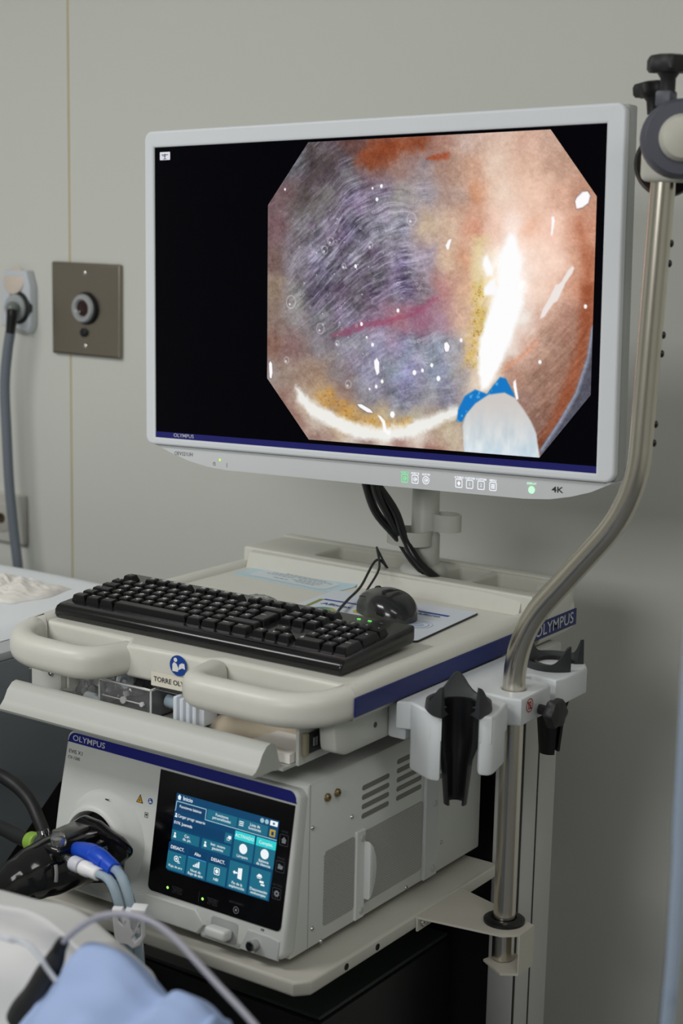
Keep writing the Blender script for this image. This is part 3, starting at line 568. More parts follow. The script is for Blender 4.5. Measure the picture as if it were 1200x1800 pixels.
def picture():
    rows, cols = 400, 470
    OCT = [(-1465, 1192), (-803, 1982), (2756, 1982), (3385, 1196), (3385, -1098), (2724, -1883), (-756, -1883), (-1465, -1100)]
    zs = np.linspace(1982, -1883, rows)
    xl = np.interp(zs, [-1883, -1100, 1192, 1982], [-756, -1465, -1465, -803]); xr = np.interp(zs, [-1883, -1098, 1196, 1982], [2724, 3385, 3385, 2756])
    tt = np.linspace(0, 1, cols)
    X = xl[:, None] + (xr - xl)[:, None] * tt[None, :]; Zz = np.repeat(zs[:, None], cols, 1)
    rs = np.random.RandomState(4)
    def vnoise(x, y, seed):
        r = np.random.RandomState(seed); G = r.rand(257, 257); G[256] = G[0]; G[:, 256] = G[:, 0]
        xi = np.floor(x).astype(int); yi = np.floor(y).astype(int); fx = x - xi; fy = y - yi
        fx = fx * fx * (3 - 2 * fx); fy = fy * fy * (3 - 2 * fy); xi %= 256; yi %= 256
        return (G[yi, xi] * (1 - fx) + G[yi, xi + 1] * fx) * (1 - fy) + (G[yi + 1, xi] * (1 - fx) + G[yi + 1, xi + 1] * fx) * fy
    def fbm(x, y, seed, o=4):
        a = 0; s = 1; tot = 0
        for k in range(o): a = a + vnoise(x * 2 ** k + 17 * k, y * 2 ** k + 31 * k, seed + k) * s; tot += s; s *= .55
        return a / tot - .5
    # soft base colours by weighted control points, looked up through a warp
    wx = X + 190 * fbm(X / 200., Zz / 200., 11); wz = Zz + 190 * fbm(X / 200., Zz / 200., 51)
    C = np.zeros(X.shape + (3,)); Wt = np.zeros(X.shape)
    for (px, pz, r, g, b) in PAINT:
        d = ((wx - px) ** 2 + (wz - pz) ** 2) / 1e4 + 2.0
        k = d ** -1.7; C += k[..., None] * np.array([r, g, b], float); Wt += k
    C /= Wt[..., None]
    lum = C.mean(-1, keepdims=True); warm = np.clip((C[..., 0:1] - C[..., 2:3] - 20) / 60, 0, 1); C = C + (lum - C) * .24 * warm + 10 * warm + 14 * np.clip((X[..., None] - 1500) / 500., 0, 1) * np.clip((Zz[..., None] + 300) / 400., 0, 1)
    def inside(poly, x, y):
        r = np.zeros(x.shape, bool); n = len(poly)
        for i in range(n):
            (x1, y1), (x2, y2) = poly[i], poly[(i + 1) % n]
            if y1 == y2: continue
            c = ((y1 > y) != (y2 > y)) & (x < (x2 - x1) * (y - y1) / (y2 - y1) + x1); r ^= c
        return r
    def edge(poly, x, y):
        d = np.full(x.shape, 1e9); n = len(poly)
        for i in range(n):
            (x1, y1), (x2, y2) = poly[i], poly[(i + 1) % n]; dx, dy = x2 - x1, y2 - y1; L = dx * dx + dy * dy + 1e-9
            u = np.clip(((x - x1) * dx + (y - y1) * dy) / L, 0, 1); d = np.minimum(d, (x - x1 - u * dx) ** 2 + (y - y1 - u * dy) ** 2)
        return np.sqrt(d)
    def mask(key, soft, warp=0., seed=90):
        p = POLYS[key]; x = X + warp * fbm(X / 60., Zz / 60., seed); y = Zz + warp * fbm(X / 60., Zz / 60., seed + 7)
        d = edge(p, x, y); ins = inside(p, x, y); sd = np.where(ins, d, -d)
        return np.clip(sd / soft + .5, 0, 1)
    def over(m, col): 
        nonlocal C
        C = C * (1 - m[..., None]) + np.array(col, float) * m[..., None]
    # fibres of the lifted tissue: long streaks rising to the right
    pur = np.clip((C[..., 2] - C[..., 0] + 22) / 40, 0, 1)
    ang = math.radians(27) + np.clip((X - 500) / 3000., -.25, .2) * -.8 + .35 * fbm(X / 900., Zz / 900., 33)
    u_ = X * np.cos(ang) + Zz * np.sin(ang); v_ = -X * np.sin(ang) + Zz * np.cos(ang)
    low = np.clip((-Zz - 250) / 350., 0, 1)                     # calmer, bluer lower part
    fib = fbm(u_ / 150., v_ / 34., 200, 5); fib2 = fbm(u_ / 230., v_ / 17., 300, 4); fine = fbm(X / 24., Zz / 24., 400, 3); cloud = fbm(X / 240., Zz / 240., 450, 4)
    str_ = pur * (1 - .62 * low)
    C += str_[..., None] * (fib * 120 + fib2 * 66)[..., None] * np.array([.95, .92, 1.05]) + (pur * cloud * 70)[..., None] * np.array([1, .95, .9]) + (fine * 40)[..., None] * (.3 + .7 * pur[..., None])
    hi = np.clip((fib2 - .13) / .1, 0, 1) * str_ * .42; over(hi, (192, 194, 226))
    pt = np.clip(fbm(X / 300., Zz / 300., 470, 3) * 3, -.6, .6)[..., None] * pur[..., None]; C += pt * np.array([4, -7, 9])
    lum = C.mean(-1, keepdims=True); C = C + (lum - C) * (.30 * pur[..., None])
    mott = fbm(X / 120., Zz / 120., 500, 4); C += (mott * 34 * (1 - .45 * np.clip((X - 1700) / 500., 0, 1)))[..., None] * np.array([.9, 1, 1]) 
    over(mask('darkfold', 160, 80) * .55, (74, 62, 62))
    over(mask('red_top', 150, 160, 120) * .7, (136, 58, 24)); over(mask('red2', 40, 60) * .8, (158, 70, 40))
    over(np.clip(mask('redline', 50, 60) * 1.2, 0, 1) * .62 * np.clip(.8 + 2 * fib, .2, 1), (150, 66, 96))
    over(np.clip(mask('white_band', 120, 60) * 1.7, 0, 1) * .95, (240, 240, 236)); over(np.clip(mask('yel', 120, 120) * 1.3, 0, 1) * .7 * np.clip(.65 + 1.2 * fbm(X / 70., Zz / 50., 620, 3), 0, 1), (202, 146, 56))
    sp = np.clip((fbm(X / 30., Zz / 30., 610, 3) - .14) / .06, 0, 1); over(sp * mask('yel', 90, 60) * .5, (140, 90, 30))
    over(mask('yel2', 130, 120) * .6, (222, 208, 150)); over(mask('yel3', 150, 160) * .75 * np.clip(.65 + 1.4 * fbm(X / 60., Zz / 60., 630, 3), 0, 1), (206, 172, 74)); over(sp * mask('yel3', 60, 60) * .5, (150, 96, 30))
    over(mask('white_core', 60, 40), (252, 252, 252)); over(mask('w2', 40), (252, 252, 252)); over(mask('w3', 40), (250, 250, 250))
    over(mask('rim_dark', 130, 30) * .6, (166, 92, 60)); over(mask('rim_dark2', 110, 20) * .75, (146, 76, 46))
    over(mask('lip', 60, 30) * .6, (216, 140, 104))
    rr = fbm((X + Zz) / 260., (X - Zz) / 45., 700, 3); C += ((rr * 40) * np.clip((X - 2350) / 300., 0, 1) * np.clip((-Zz - 50) / 300., 0, 1))[..., None]
    eb = mask('edge_blue', 26); ed = edge(POLYS['edge_blue'][:6], X, Zz); over(eb * .9, (74, 80, 96)); over(eb * np.clip(1.3 - ed / 45, 0, 1) * .7, (168, 178, 200))
    g2 = fbm(X / 16., Zz / 16., 950, 2) * 22 + fbm(X / 60., Zz / 40., 960, 3) * 26
    C += (g2 * np.clip((235 - C.mean(-1)) / 60, 0, 1) * (1 - pur * .5))[..., None] * np.array([1, .95, .9])
    tl = mask('tool', 26); base = np.array([206, 220, 228.]) + (fbm(X / 90., Zz / 200., 810, 3) * 50)[..., None] * np.array([1.2, .8, .5])
    dz = np.clip((-1250 - Zz) / 600., 0, 1)[..., None]
    base = base * dz + np.array([206, 200, 196.]) * (1 - dz)
    C = C * (1 - tl[..., None]) + base * tl[..., None]
    bl = mask('blue', 22); over(bl, (16, 118, 196)); over(bl * np.clip((fbm(X / 60., Zz / 60., 900, 2) - .24) / .08, 0, 1) * .6, (110, 186, 232))
    for k in ('blob', 'streak', 'streak2', 'blob2', 'sp1', 'sp2', 'sp3', 'sp4', 'sp5', 'sp6', 'sp7'):
        p = POLYS[k]; m = mask(k, 14)
        if k in ('blob', 'blob2', 'sp1', 'sp3'):
            d = edge(p, X, Zz); over(np.clip(1 - d / 16, 0, 1) * (1 - m) * .7, (60, 50, 80))
        over(m, (252, 250, 252) if not k.startswith('streak') else (238, 228, 224))
    for (x, z, r) in BUB:
        d = np.hypot(X - x, (Zz - z) * .9); over(np.clip(1 - np.abs(d - r * 7.5) / 11, 0, 1) * .6, (214, 212, 216)); over(np.clip(1.6 - np.hypot(X - x + r * 2, Zz - z + r * 3) / 13, 0, 1) * .8, (250, 250, 250))
    for (x, z, r) in DOTS: over(np.clip((r * 7.0 - np.hypot(X - x, (Zz - z) * .85)) / 8 + .5, 0, 1), (252, 252, 252))
    for k in range(120):
        x, z = rs.uniform(-1350, 1100), rs.uniform(-900, 1200); r = rs.uniform(6, 22)
        d = np.hypot(X - x, Zz - z); m = (np.clip(1 - np.abs(d - r) / 7, 0, 1) * .5) if k % 2 else np.clip((r * .45 - d) / 6 + .5, 0, 1) * .8
        over(m * np.clip(pur + .3, 0, 1), (222, 222, 230))
    return X, Zz, np.clip(C, 0, 255)
X, Zz, C = picture()
rows, cols = X.shape
v = np.stack([X / 1e4, np.full(X.shape, -.0006), Zz / 1e4], -1).reshape(-1, 3)
idx = np.arange(rows * cols).reshape(rows, cols)
quads = np.stack([idx[:-1, :-1], idx[1:, :-1], idx[1:, 1:], idx[:-1, 1:]], -1).reshape(-1, 4)
me = bpy.data.meshes.new('picture'); me.vertices.add(len(v)); me.vertices.foreach_set('co', v.ravel().astype(np.float32))
me.loops.add(quads.size); me.loops.foreach_set('vertex_index', quads.ravel().astype(np.int32))
me.polygons.add(len(quads)); me.polygons.foreach_set('loop_start', np.arange(0, quads.size, 4, dtype=np.int32))
me.update(calc_edges=True); me.validate()
at = me.color_attributes.new('shown', 'FLOAT_COLOR', 'POINT')
c = C.reshape(-1, 3) / 255.; cl = np.where(c <= .04045, c / 12.92, ((c + .055) / 1.055) ** 2.4)
at.data.foreach_set('color', np.concatenate([cl, np.ones((len(cl), 1))], 1).astype(np.float32).ravel())
pm = bpy.data.materials.new('screen_picture'); pm.use_nodes = True; nt = pm.node_tree; b = nt.nodes['Principled BSDF']
an = nt.nodes.new('ShaderNodeAttribute'); an.attribute_name = 'shown'
nt.links.new(an.outputs['Color'], b.inputs['Emission Color']); b.inputs['Emission Strength'].default_value = 1.0
b.inputs['Base Color'].default_value = (0, 0, 0, 1); b.inputs['Roughness'].default_value = .35; b.inputs['Specular IOR Level'].default_value = .2
me.materials.append(pm)
po = bpy.data.objects.new('picture', me); COL.objects.link(po); po.parent = SCRN; po['label'] = 'eight-sided endoscopy picture of purple and pink tissue'

# printing and lamps on the control panel
CF = FM @ Z(0, 0, -.0045)
part('lettering', text('OEV321UH', .0075, CF @ Z(-.3003, -.2232, .0003), .0, xs=.95), mat('grey_print', S(86, 88, 92), .5), CH, local=True)
part('lettering', text('4K', .0098, CF @ Z(.2955, -.2262, .0003), .02, xs=1.35), mat('dark_print', S(44, 48, 56), .5), CH, local=True)
part('power_lamp', disc(-.2333, -.2270, .0018, CF @ Z(0, 0, .0004)), glow('lamp_lime', S(196, 236, 90), 1.2), CH, 'lit lime power lamp', local=True)
c16 = [(math.cos(2 * math.pi * k / 16), math.sin(2 * math.pi * k / 16)) for k in range(16)]
pw = ringflat([(x * .0024, y * .0024) for x, y in c16[:]], [(x * .0018, y * .0018) for x, y in c16], CF @ Z(-.2436, -.2332, .0003)).add(*(lambda q: (q.v, q.f))(flat([(-.0003, .0005), (.0003, .0005), (.0003, .003), (-.0003, .003)], CF @ Z(-.2436, -.2332, .0004))))
part('power_mark', join(pw, flat([(-.0003, -.003), (.0003, -.003), (.0003, .003), (-.0003, .003)], CF @ Z(-.221, -.2332, .0003))), MATS['grey_print'], CH, local=True)
GW = glow('button_white', S(236, 238, 246), 1.1); GG = glow('button_green', S(112, 232, 150), 1.1)
for x, lab, g, m in ((.0751, 'PORT A', '=', GG), (.0908, 'PORT B', '=', GW), (.1072, 'AUX IN', 'o', GW), (.1564, 'A.TABLE', 'd', GW), (.1722, 'CUSTOM', '1', GW), (.1887, 'CUSTOM', '2', GW), (.2058, 'MENU', 'm', GW)):
    bt = CF @ Z(x, -.2291, .0003)
    if g == 'o': r = ringflat([(a * .0052, c_ * .0052) for a, c_ in c16], [(a * .0043, c_ * .0043) for a, c_ in c16], bt)
    else: r = ringflat(rrect(-.0052, .0052, -.0055, .0055, .0018, 3), rrect(-.0043, .0043, -.0046, .0046, .0011, 3), bt)
    if g in '12': r = join(r, text(g, .006, bt))
    elif g == 'd': r = join(r, flat([(-.0025, 0), (0, -.003), (.0025, 0), (0, .003)], bt))
    elif g == 'm': r = join(r, *[flat([(-.0026, y), (.0026, y), (.0026, y + .0013), (-.0026, y + .0013)], bt) for y in (-.0026, -.0006, .0014)])
    else: r = join(r, flat([(-.001, -.0007), (.003, -.0007), (.003, .0007), (-.001, .0007)], bt), ringflat([(a * .0027, c_ * .0027) for a, c_ in c16], [(a * .002, c_ * .002) for a, c_ in c16], bt))
    r = join(r, text(lab, .0036, CF @ Z(x, -.2218, .0003), .02))
    part('touch_button', r, m, CH, local=True)
part('touch_button', join(disc(.2602, -.2290, .0046, CF @ Z(0, 0, .0004), 24), text('DISPLAY', .0036, CF @ Z(.2602, -.2214, .0003), .02)), glow('button_mint', S(190, 246, 206), 1.15), CH, 'lit green display button', local=True)

# black video cables from the monitor down into the tray
t = thing('video_cables', 'bundle of black cables hanging from the monitor into the back of the tray', 'cable', (.02, .52, .96))
for pts, r in (([(-.02, .44, 1.17), (-.022, .458, 1.13), (-.020, .485, 1.08), (.006, .505, 1.042), (.030, .512, 1.01), (.060, .545, .968)], .0062),
               ([(.005, .44, 1.17), (-.004, .458, 1.12), (.000, .485, 1.08), (.010, .508, 1.043), (.036, .513, 1.01), (.068, .550, .968)], .0062),
               ([(-.045, .44, 1.19), (-.01, .462, 1.13), (.010, .487, 1.085), (.018, .503, 1.044), (.042, .508, 1.01), (.076, .545, .968)], .0058)):
    part('cable', MB().tube(pts, r, 12), BLACKP, t)

# ------------------------------------------------------------------ tray top: leaflet, wrapper, mouse pad, mouse, keyboard
ZS = ZT + .0002
def ongrid(M, w, h): return M
LF = frame((-.148, .489, ZS), (.181, -.012, 0), (0, 1, 0))
t = thing('leaflet', 'pale blue printed leaflet lying flat at the back left of the tray', 'leaflet', (-.148, .489, ZS))
part('sheet', MB().prism([(-.049, 0), (.0065, 0), (.0125, .0030), (.0185, .0165), (.0178, .0168), (.0120, .0036), (.0062, .0006), (-.049, .0006)], 'x', -.092, .092, M=LF), mat('leaflet_blue', S(188, 212, 222), .45, noise=.05, nscale=30), t)
part('text_field', flat(rrect(-.070, .072, -.040, .0045, .010, 4), LF @ Z(0, 0, .0009)), mat('leaflet_pale', S(212, 222, 228), .45), t, 'paler panel')
tl = MB()
for k, (y, x0, x1) in enumerate(((.001, -.03, .05), (-.006, -.05, .06), (-.014, -.055, -.005), (-.014, .005, .055), (-.021, .0, .05), (-.028, -.03, .0), (-.028, .01, .045))):
    x = x0
    while x < x1 - .004:
        w_ = random.uniform(.004, .010); q = flat([(x, y), (min(x + w_, x1), y), (min(x + w_, x1), y + .0022), (x, y + .0022)], LF @ Z(0, 0, .0011)); tl.add(q.v, q.f); x += w_ + .0018
part('printed_lines', tl, mat('leaflet_ink', S(128, 142, 154), .5), t)
solo('clear_wrapper', crumple(26, 18, -.135, -.068, .320, .358, ZS + .0002, .007, 31, 1.4), BAGF, 'small crushed clear wrapper on the tray behind the keyboard', 'wrapper', None, 20)

pex = Vector((.997, .075, 0)); PD = frame((.0565, .368, ZS), pex, (-.075, .997, 0))
t = thing('mouse_pad', 'white printed mouse pad with blue, green and yellow graphics beside the keyboard', 'mouse pad', (.0565, .368, ZS))
part('base', plate(rrect(-.112, .112, -.089, .089, .006), [], .0022, .0004, PD @ Z(0, 0, .0012), 1), RUBBER, t, 'black rubber base')
part('face', plate(rrect(-.1112, .1112, -.0882, .0882, .0055), [], .0006, .0001, PD @ Z(0, 0, .0026), 1), mat('pad_white', S(216, 222, 232), .5), t)
PF = PD @ Z(0, 0, .0032)
def pw(x, y):      # world point on the pad -> pad axes
    q = PD.inverted() @ Vector((x, y, ZS)); return (q.x, q.y)
def strip(a, c, w_):
    a = Vector(pw(*a)); c = Vector(pw(*c)); n = (c - a).normalized(); n = Vector((-n.y, n.x)) * w_ / 2
    return flat([tuple(a - n), tuple(c - n), tuple(c + n), tuple(a + n)], PF)
part('printed_line', strip((-.030, .300), (-.043, .392), .006), mat('olive_print', S(134, 146, 60), .5), t, 'olive green edge line')
part('printed_line', join(strip((-.040, .393), (.022, .398), .006), strip((.066, .418), (.142, .420), .007)), mat('blue_print', S(38, 76, 160), .5), t, 'blue header lines')
def words(s, p, size, bold=.0, d=(1, 0)):
    q = pw(*p); return text(s, size, PF @ Z(q[0], q[1], .0002) @ Matrix.Rotation(math.atan2(d[1], d[0]), 4, 'Z'), bold)
INK = mat('navy_ink', S(40, 66, 136), .5)
part('lettering', join(words('Afforex', (-.006, .374), .0150, .012), words('Afform', (.118, .408), .0120, .012), words('farmasierra', (.132, .303), .006)), INK, t)
gm = bpy.data.materials.new('globe_print'); gm.use_nodes = True; nt = gm.node_tree; bb = nt.nodes['Principled BSDF']
tc = nt.nodes.new('ShaderNodeTexCoord'); sx = nt.nodes.new('ShaderNodeSeparateXYZ'); rp = nt.nodes.new('ShaderNodeValToRGB')
nt.links.new(tc.outputs['Generated'], sx.inputs[0]); nt.links.new(sx.outputs[0], rp.inputs[0]); nt.links.new(rp.outputs[0], bb.inputs['Base Color'])
rp.color_ramp.elements[0].color = S(60, 120, 170); rp.color_ramp.elements[1].color = S(226, 206, 70); e = rp.color_ramp.elements.new(.5); e.color = S(96, 160, 110); bb.inputs['Roughness'].default_value = .5
q = pw(-.006, .340); part('printed_globe', disc(q[0], q[1], .0185, PF @ Z(0, 0, .0001), 30), gm, t, 'round blue to yellow graphic')
YEL = mat('yellow_print', S(206, 196, 60), .5, noise=.2, nscale=60)
part('printed_shape', join(flat([pw(.022, .300), pw(.062, .292), pw(.104, .300), pw(.128, .312), pw(.100, .326), pw(.074, .350), pw(.052, .352), pw(.040, .336)], PF @ Z(0, 0, .0001)), disc(*pw(.036, .366), .009, PF @ Z(0, 0, .0001))), YEL, t, 'yellow wavy graphic')
q = pw(.060, .331); part('printed_spot', join(disc(q[0], q[1], .0075, PF @ Z(0, 0, .0002)), flat([pw(.112, .296), pw(.134, .297), pw(.122, .310)], PF @ Z(0, 0, .0001))), INK, t)
q = pw(.132, .357); rg = MB()
for r0, r1 in ((.021, .0200), (.016, .0145)):
    a = ringflat([(q[0] + x * r0, q[1] + y * r0) for x, y in c16], [(q[0] + x * r1, q[1] + y * r1) for x, y in c16], PF @ Z(0, 0, .0001)); rg.add(a.v, a.f)
part('printed_rings', join(rg, disc(q[0], q[1], .009, PF @ Z(0, 0, .0001))), mat('pale_blue_ink', S(176, 190, 214), .5), t, 'pale blue rings')

# mouse
hd = Vector((-.85, .52, 0)).normalized(); MP = Vector((.075, .372, ZS + .0032))
MF = frame(MP, (hd.y, -hd.x, 0), hd)     # x right, y forward, z up
t = thing('mouse', 'black computer mouse with a glossy top on the printed pad', 'mouse', MP)
def mpt(u, a):
    """u along the length -1..1, a across 0..pi"""
    L = .053; wid = .0340 * (1 - abs(u) ** 2.7) ** .5 * (1 - .10 * math.exp(-((u - .15) / .35) ** 2)) + 1e-4
    h = .0305 * (1 - abs((u + .12) / (1.12 if u > -.12 else .88)) ** 2.3) ** .62 + .002
    cx, sz = math.cos(a), math.sin(a)
    return (wid * math.copysign(abs(cx) ** .72, cx), L * u, .003 + h * sz ** .80)
NU, NA = 44, 28
gv = [mpt(-1 + 2 * i / NU, math.pi * k / NA) for i in range(NU + 1) for k in range(NA + 1)]
gf = [(i * (NA + 1) + k, i * (NA + 1) + k + 1, (i + 1) * (NA + 1) + k + 1, (i + 1) * (NA + 1) + k) for i in range(NU) for k in range(NA)]
gb = MB().add(gv, gf, MF); bot = [(p[0], p[1], .0006) for p in (mpt(-1 + 2 * i / NU, 0) for i in range(NU + 1))] + [(p[0], p[1], .0006) for p in (mpt(1 - 2 * i / NU, math.pi) for i in range(NU + 1))]
gb = join(gb, MB().prism([(p[0], p[1]) for p in bot], 'z', .0006, .0032, M=MF))
part('body', gb, mat('mouse_grip', S(60, 62, 60), .4, noise=.1), t, ang=60)
sf = []
for i in range(NU):
    for k in range(NA):
        u = -1 + 2 * (i + .5) / NU; z = mpt(u, math.pi * (k + .5) / NA)[2]
        lim = .014 + .010 * math.exp(-((u - .25) / .45) ** 2) if abs(u) < .97 else 1
        if u < -.5: lim = .014 - (-.5 - u) * .012
        if z > lim: sf.append(gf[i * (NA + 1 - 1) + k] if False else (i * (NA + 1) + k, i * (NA + 1) + k + 1, (i + 1) * (NA + 1) + k + 1, (i + 1) * (NA + 1) + k))
use = sorted({j for q in sf for j in q}); ren = {j: n for n, j in enumerate(use)}
sh = MB().add([(gv[j][0] * 1.04, gv[j][1] * 1.018, gv[j][2] * 1.03) for j in use], [tuple(ren[j] for j in q) for q in sf], MF)
part('top_shell', sh, mat('mouse_top', S(30, 31, 33), .2, coat=.4, noise=.05), t, 'glossy black top shell', ang=60)
part('scroll_wheel', MB().lathe([(.009, -.0035), (.0105, -.002), (.0105, .002), (.009, .0035)], 24, MF @ Z(0, .026, .0235) @ Matrix.Rotation(math.pi / 2, 4, 'Y')), RUBBER, t)
n_ = Vector((0, -.30, .95)).normalized()
part('lettering', text('logitech', .0105, MF @ frame((0, -.004, .0346), (1, 0, 0), (0, .99, -.06)), .0), mat('logo_grey', S(150, 152, 156), .4), t)
CB = mat('thin_cable', S(34, 42, 38), .5)
fr = MF @ Vector((0, .049, .008))
part('cable', MB().tube([fr, fr + hd * .02 + Vector((0, 0, .004)), (-.006, .475, 1.002), (-.034, .512, 1.020), (-.040, .522, 1.018), (-.026, .520, 1.0), (-.018, .535, .974)], .0017, 8), CB, t)

# keyboard: own axes, x right, y back
ka = math.radians(.9)
KM = Matrix.Translation((-.2595, .0965, ZS)) @ Matrix.Rotation(ka, 4, 'Z')
t = thing('keyboard', 'full size black keyboard with white legends at the front of the tray', 'keyboard', None, M=KM)
kp = [(.0025, .0015), (0, .006), (.0005, .012), (.004, .0165), (.010, .0188), (.024, .0200), (.157, .0300), (.161, .0290), (.1625, .0260), (.1625, .012), (.158, .0065)]
KB = MB().prism(kp, 'x', .0015, .4485)
b = bmesh.new(); vs = [b.verts.new(p) for p in KB.v]
for q in KB.f: b.faces.new([vs[i] for i in q])
bmesh.ops.recalc_face_normals(b, faces=b.faces[:])
ends = [e for e in b.edges if abs(e.verts[0].co.x - e.verts[1].co.x) < 1e-6 and len(e.link_faces) == 2 and any(len(f.verts) > 5 for f in e.link_faces)]
bmesh.ops.bevel(b, geom=ends, offset=.0032, segments=4, profile=.5, affect='EDGES', clamp_overlap=True)
KBO = part('body', MB().bm(b), KEYB, t, local=True, ang=50)
for x in (.03, .42):
    for y, h in ((.02, .002), (.145, .008)): part('foot', MB().box(x - .012, x + .012, y - .004, y + .004, 0, h), RUBBER, t, local=True)
part('front_line', MB().prism([(.0108, .0191), (.0112, .0193), (.0122, .0193), (.0122, .0189)], 'x', .012, .438), mat('kb_line', S(60, 62, 66), .3), KBO, local=True)  # thin lighter grey strip along the front lip
sl = math.atan2(.010, .133)
def keytop(y): return .0200 + (y - .024) * math.tan(sl)
KEYMESH = {}
def keymesh(wu, du):
    k = (round(wu, 2), round(du, 2))
    if k not in KEYMESH:
        w_, d_ = .019 * wu - .0009, .0186 * du - .0009; ix, i0, i1, h = .0026, .0020, .0032, .0082
        b = bmesh.new()
        lo = [b.verts.new(p) for p in ((-w_ / 2, -d_ / 2, -.0005), (w_ / 2, -d_ / 2, -.0005), (w_ / 2, d_ / 2, -.0005), (-w_ / 2, d_ / 2, -.0005))]
        hi = [b.verts.new(p) for p in ((-w_ / 2 + ix, -d_ / 2 + i0, h), (w_ / 2 - ix, -d_ / 2 + i0, h), (w_ / 2 - ix, d_ / 2 - i1, h), (-w_ / 2 + ix, d_ / 2 - i1, h))]
        b.faces.new(hi)
        for i in range(4): b.faces.new((lo[i], lo[(i + 1) % 4], hi[(i + 1) % 4], hi[i]))
        ed = [e for e in b.edges if not (e.verts[0] in lo and e.verts[1] in lo)]
        bmesh.ops.bevel(b, geom=ed, offset=.0011, segments=1, profile=.5, affect='EDGES')
        KEYMESH[k] = mesh('key', MB().bm(b), KEYM, None, 0)
    return KEYMESH[k]
LEGM = {}
def key(x, y, wu, s, du=1., dx=0):
    """x, y: left/front corner in key units from the block's corner"""
    cx = x + .019 * wu / 2; cy = y + .0186 * du / 2
    o = bpy.data.objects.new('key', keymesh(wu, du)); COL.objects.link(o); o.parent = t
    o.matrix_local = Matrix.Translation((cx, cy, keytop(cy))) @ Matrix.Rotation(sl, 4, 'X')
    if s:
        wl = len(s) > 2; kk = (s, wu, du)
        if kk not in LEGM:
            sz = .0038 if wl else .0070
            tb = text(s, sz, Z(-.019 * wu / 2 + .0042 if (wl or wu > 1.2) else 0, .0012 if not wl else .002, .0083), (.03 if not wl else .015), 'LEFT' if (wl or wu > 1.2) else 'CENTER')
            LEGM[kk] = mesh('legend', tb, PRINTW, None, 0)
        l = bpy.data.objects.new('legend', LEGM[kk]); COL.objects.link(l); l.parent = o
U = .019; D = .0186; bx0 = .0095; y0 = .0225
def row(x, r, keys):
    for w_, s in keys:
        if s is not None: key(x, y0 + r * D, w_, s)
        x += U * w_
row(bx0, 0, [(1.25, 'Ctrl'), (1.25, 'win'), (1.25, 'Alt'), (6.25, ''), (1.25, 'Alt Gr'), (1.25, 'win'), (1.25, 'menu'), (1.25, 'Ctrl')])
row(bx0, 1, [(1.25, 'Shift'), (1, '<')] + [(1, c_) for c_ in 'ZXCVBNM;:_'] + [(2.75, 'Shift')])
row(bx0, 2, [(1.75, 'Bloq')] + [(1, c_) for c_ in 'ASDFGHJKLÑ'] + [(1, '"'), (1, 'Ç')])
row(bx0, 3, [(1.5, 'Tab')] + [(1, c_) for c_ in 'QWERTYUIOP'] + [(1, '^'), (1, '*')])
row(bx0, 4, [(1, 'ª')] + [(1, c_) for c_ in '1234567890'] + [(1, '?'), (1, '¿'), (2, 'Retroceso')])
key(bx0 + U * 13.75, y0 + 2 * D, 1.25, 'Intro', 2.)
yF = y0 + 5 * D + .006
key(bx0, yF, 1, 'Esc')
for g in range(3):
    for k in range(4): key(bx0 + U * (2 + g * 4.5 + k), yF, 1, 'F%d' % (g * 4 + k + 1))
nx = bx0 + 15 * U + .0065
for k, s in enumerate(('Impr', 'Bloq', 'Pausa')): key(nx + k * U, yF, 1, s)
for k, s in enumerate(('Insert', 'Inicio', 'RePag')): key(nx + k * U, y0 + 4 * D, 1, s)
for k, s in enumerate(('Supr', 'Fin', 'AvPag')): key(nx + k * U, y0 + 3 * D, 1, s)
for k, s in enumerate(('<', 'v', '>')): key(nx + k * U, y0, 1, s)
key(nx + U, y0 + D, 1, '^')
qx = nx + 3 * U + .0065
for r, ks in enumerate((('0', None, '.'), '123', '456', '789', ('Bloq', '/', '*'))):
    for k, s in enumerate(ks):
        if r == 0 and k == 0: key(qx, y0, 2, '0')
        elif s: key(qx + k * U, y0 + r * D, 1, s)
key(qx + 3 * U, y0, 1, 'Intro', 2.); key(qx + 3 * U, y0 + 2 * D, 1, '+', 2.); key(qx + 3 * U, y0 + 4 * D, 1, '-')
for x in (.375, .391):
    part('status_lamp', MB().box(x, x + .0045, .1435, .1460, .0288, .0296), glow('lamp_green', S(120, 240, 110), 1.2), KBO, 'lit green lamp', local=True)
part('status_lamp', MB().box(.408, .4125, .1435, .1460, .0288, .0294), DKGREY, KBO, 'unlit lamp', local=True)
part('cable', MB().tube([KM.inverted() @ Vector(p) for p in ((.066, .262, .985), (.062, .275, .984), (.030, .325, .9765), (.004, .385, .9765), (-.012, .440, .983), (-.030, .500, 1.005), (-.030, .522, 1.0), (-.022, .540, .974))], .0019, 8), CB, t, local=True)

# ------------------------------------------------------------------ the video processor
PO = Vector((0, .003, .655)); PU = Vector((0, .028, .195)).normalized()
FR = frame(PO, (1, 0, 0), PU)         # s to the right, t up the sloping front, normal to the viewer
t = thing('video_processor', 'light grey video processor with a glowing touch panel on the cart shelf', 'processor', (.008, .24, .6435))
PROC = t
case = MB().prism([(.016, .652), (.046, .8505), (.052, .8535), (.440, .8535), (.444, .8500), (.444, .652)], 'x', -.170, .1868, .003, 2)
BODY = part('case', case, PROCW, t, ang=40)
fo = arc(.176, .1865, .0105, 0, 90, 5) + arc(-.1615, .1865, .0105, 90, 180, 5) + [(-.178, .10), (-.180, .03)] + arc(-.168, .012, .012, 180, 270, 4) + [(.062, .0), (.066, -.004), (.122, -.004), (.124, .0)] + arc(.1775, .010, .010, 270, 360, 4)
FAS = part('front_panel', plate(fo, [], .022, .0045, FR @ Z(0, 0, -.011), 2), PROCW, t, ang=40)
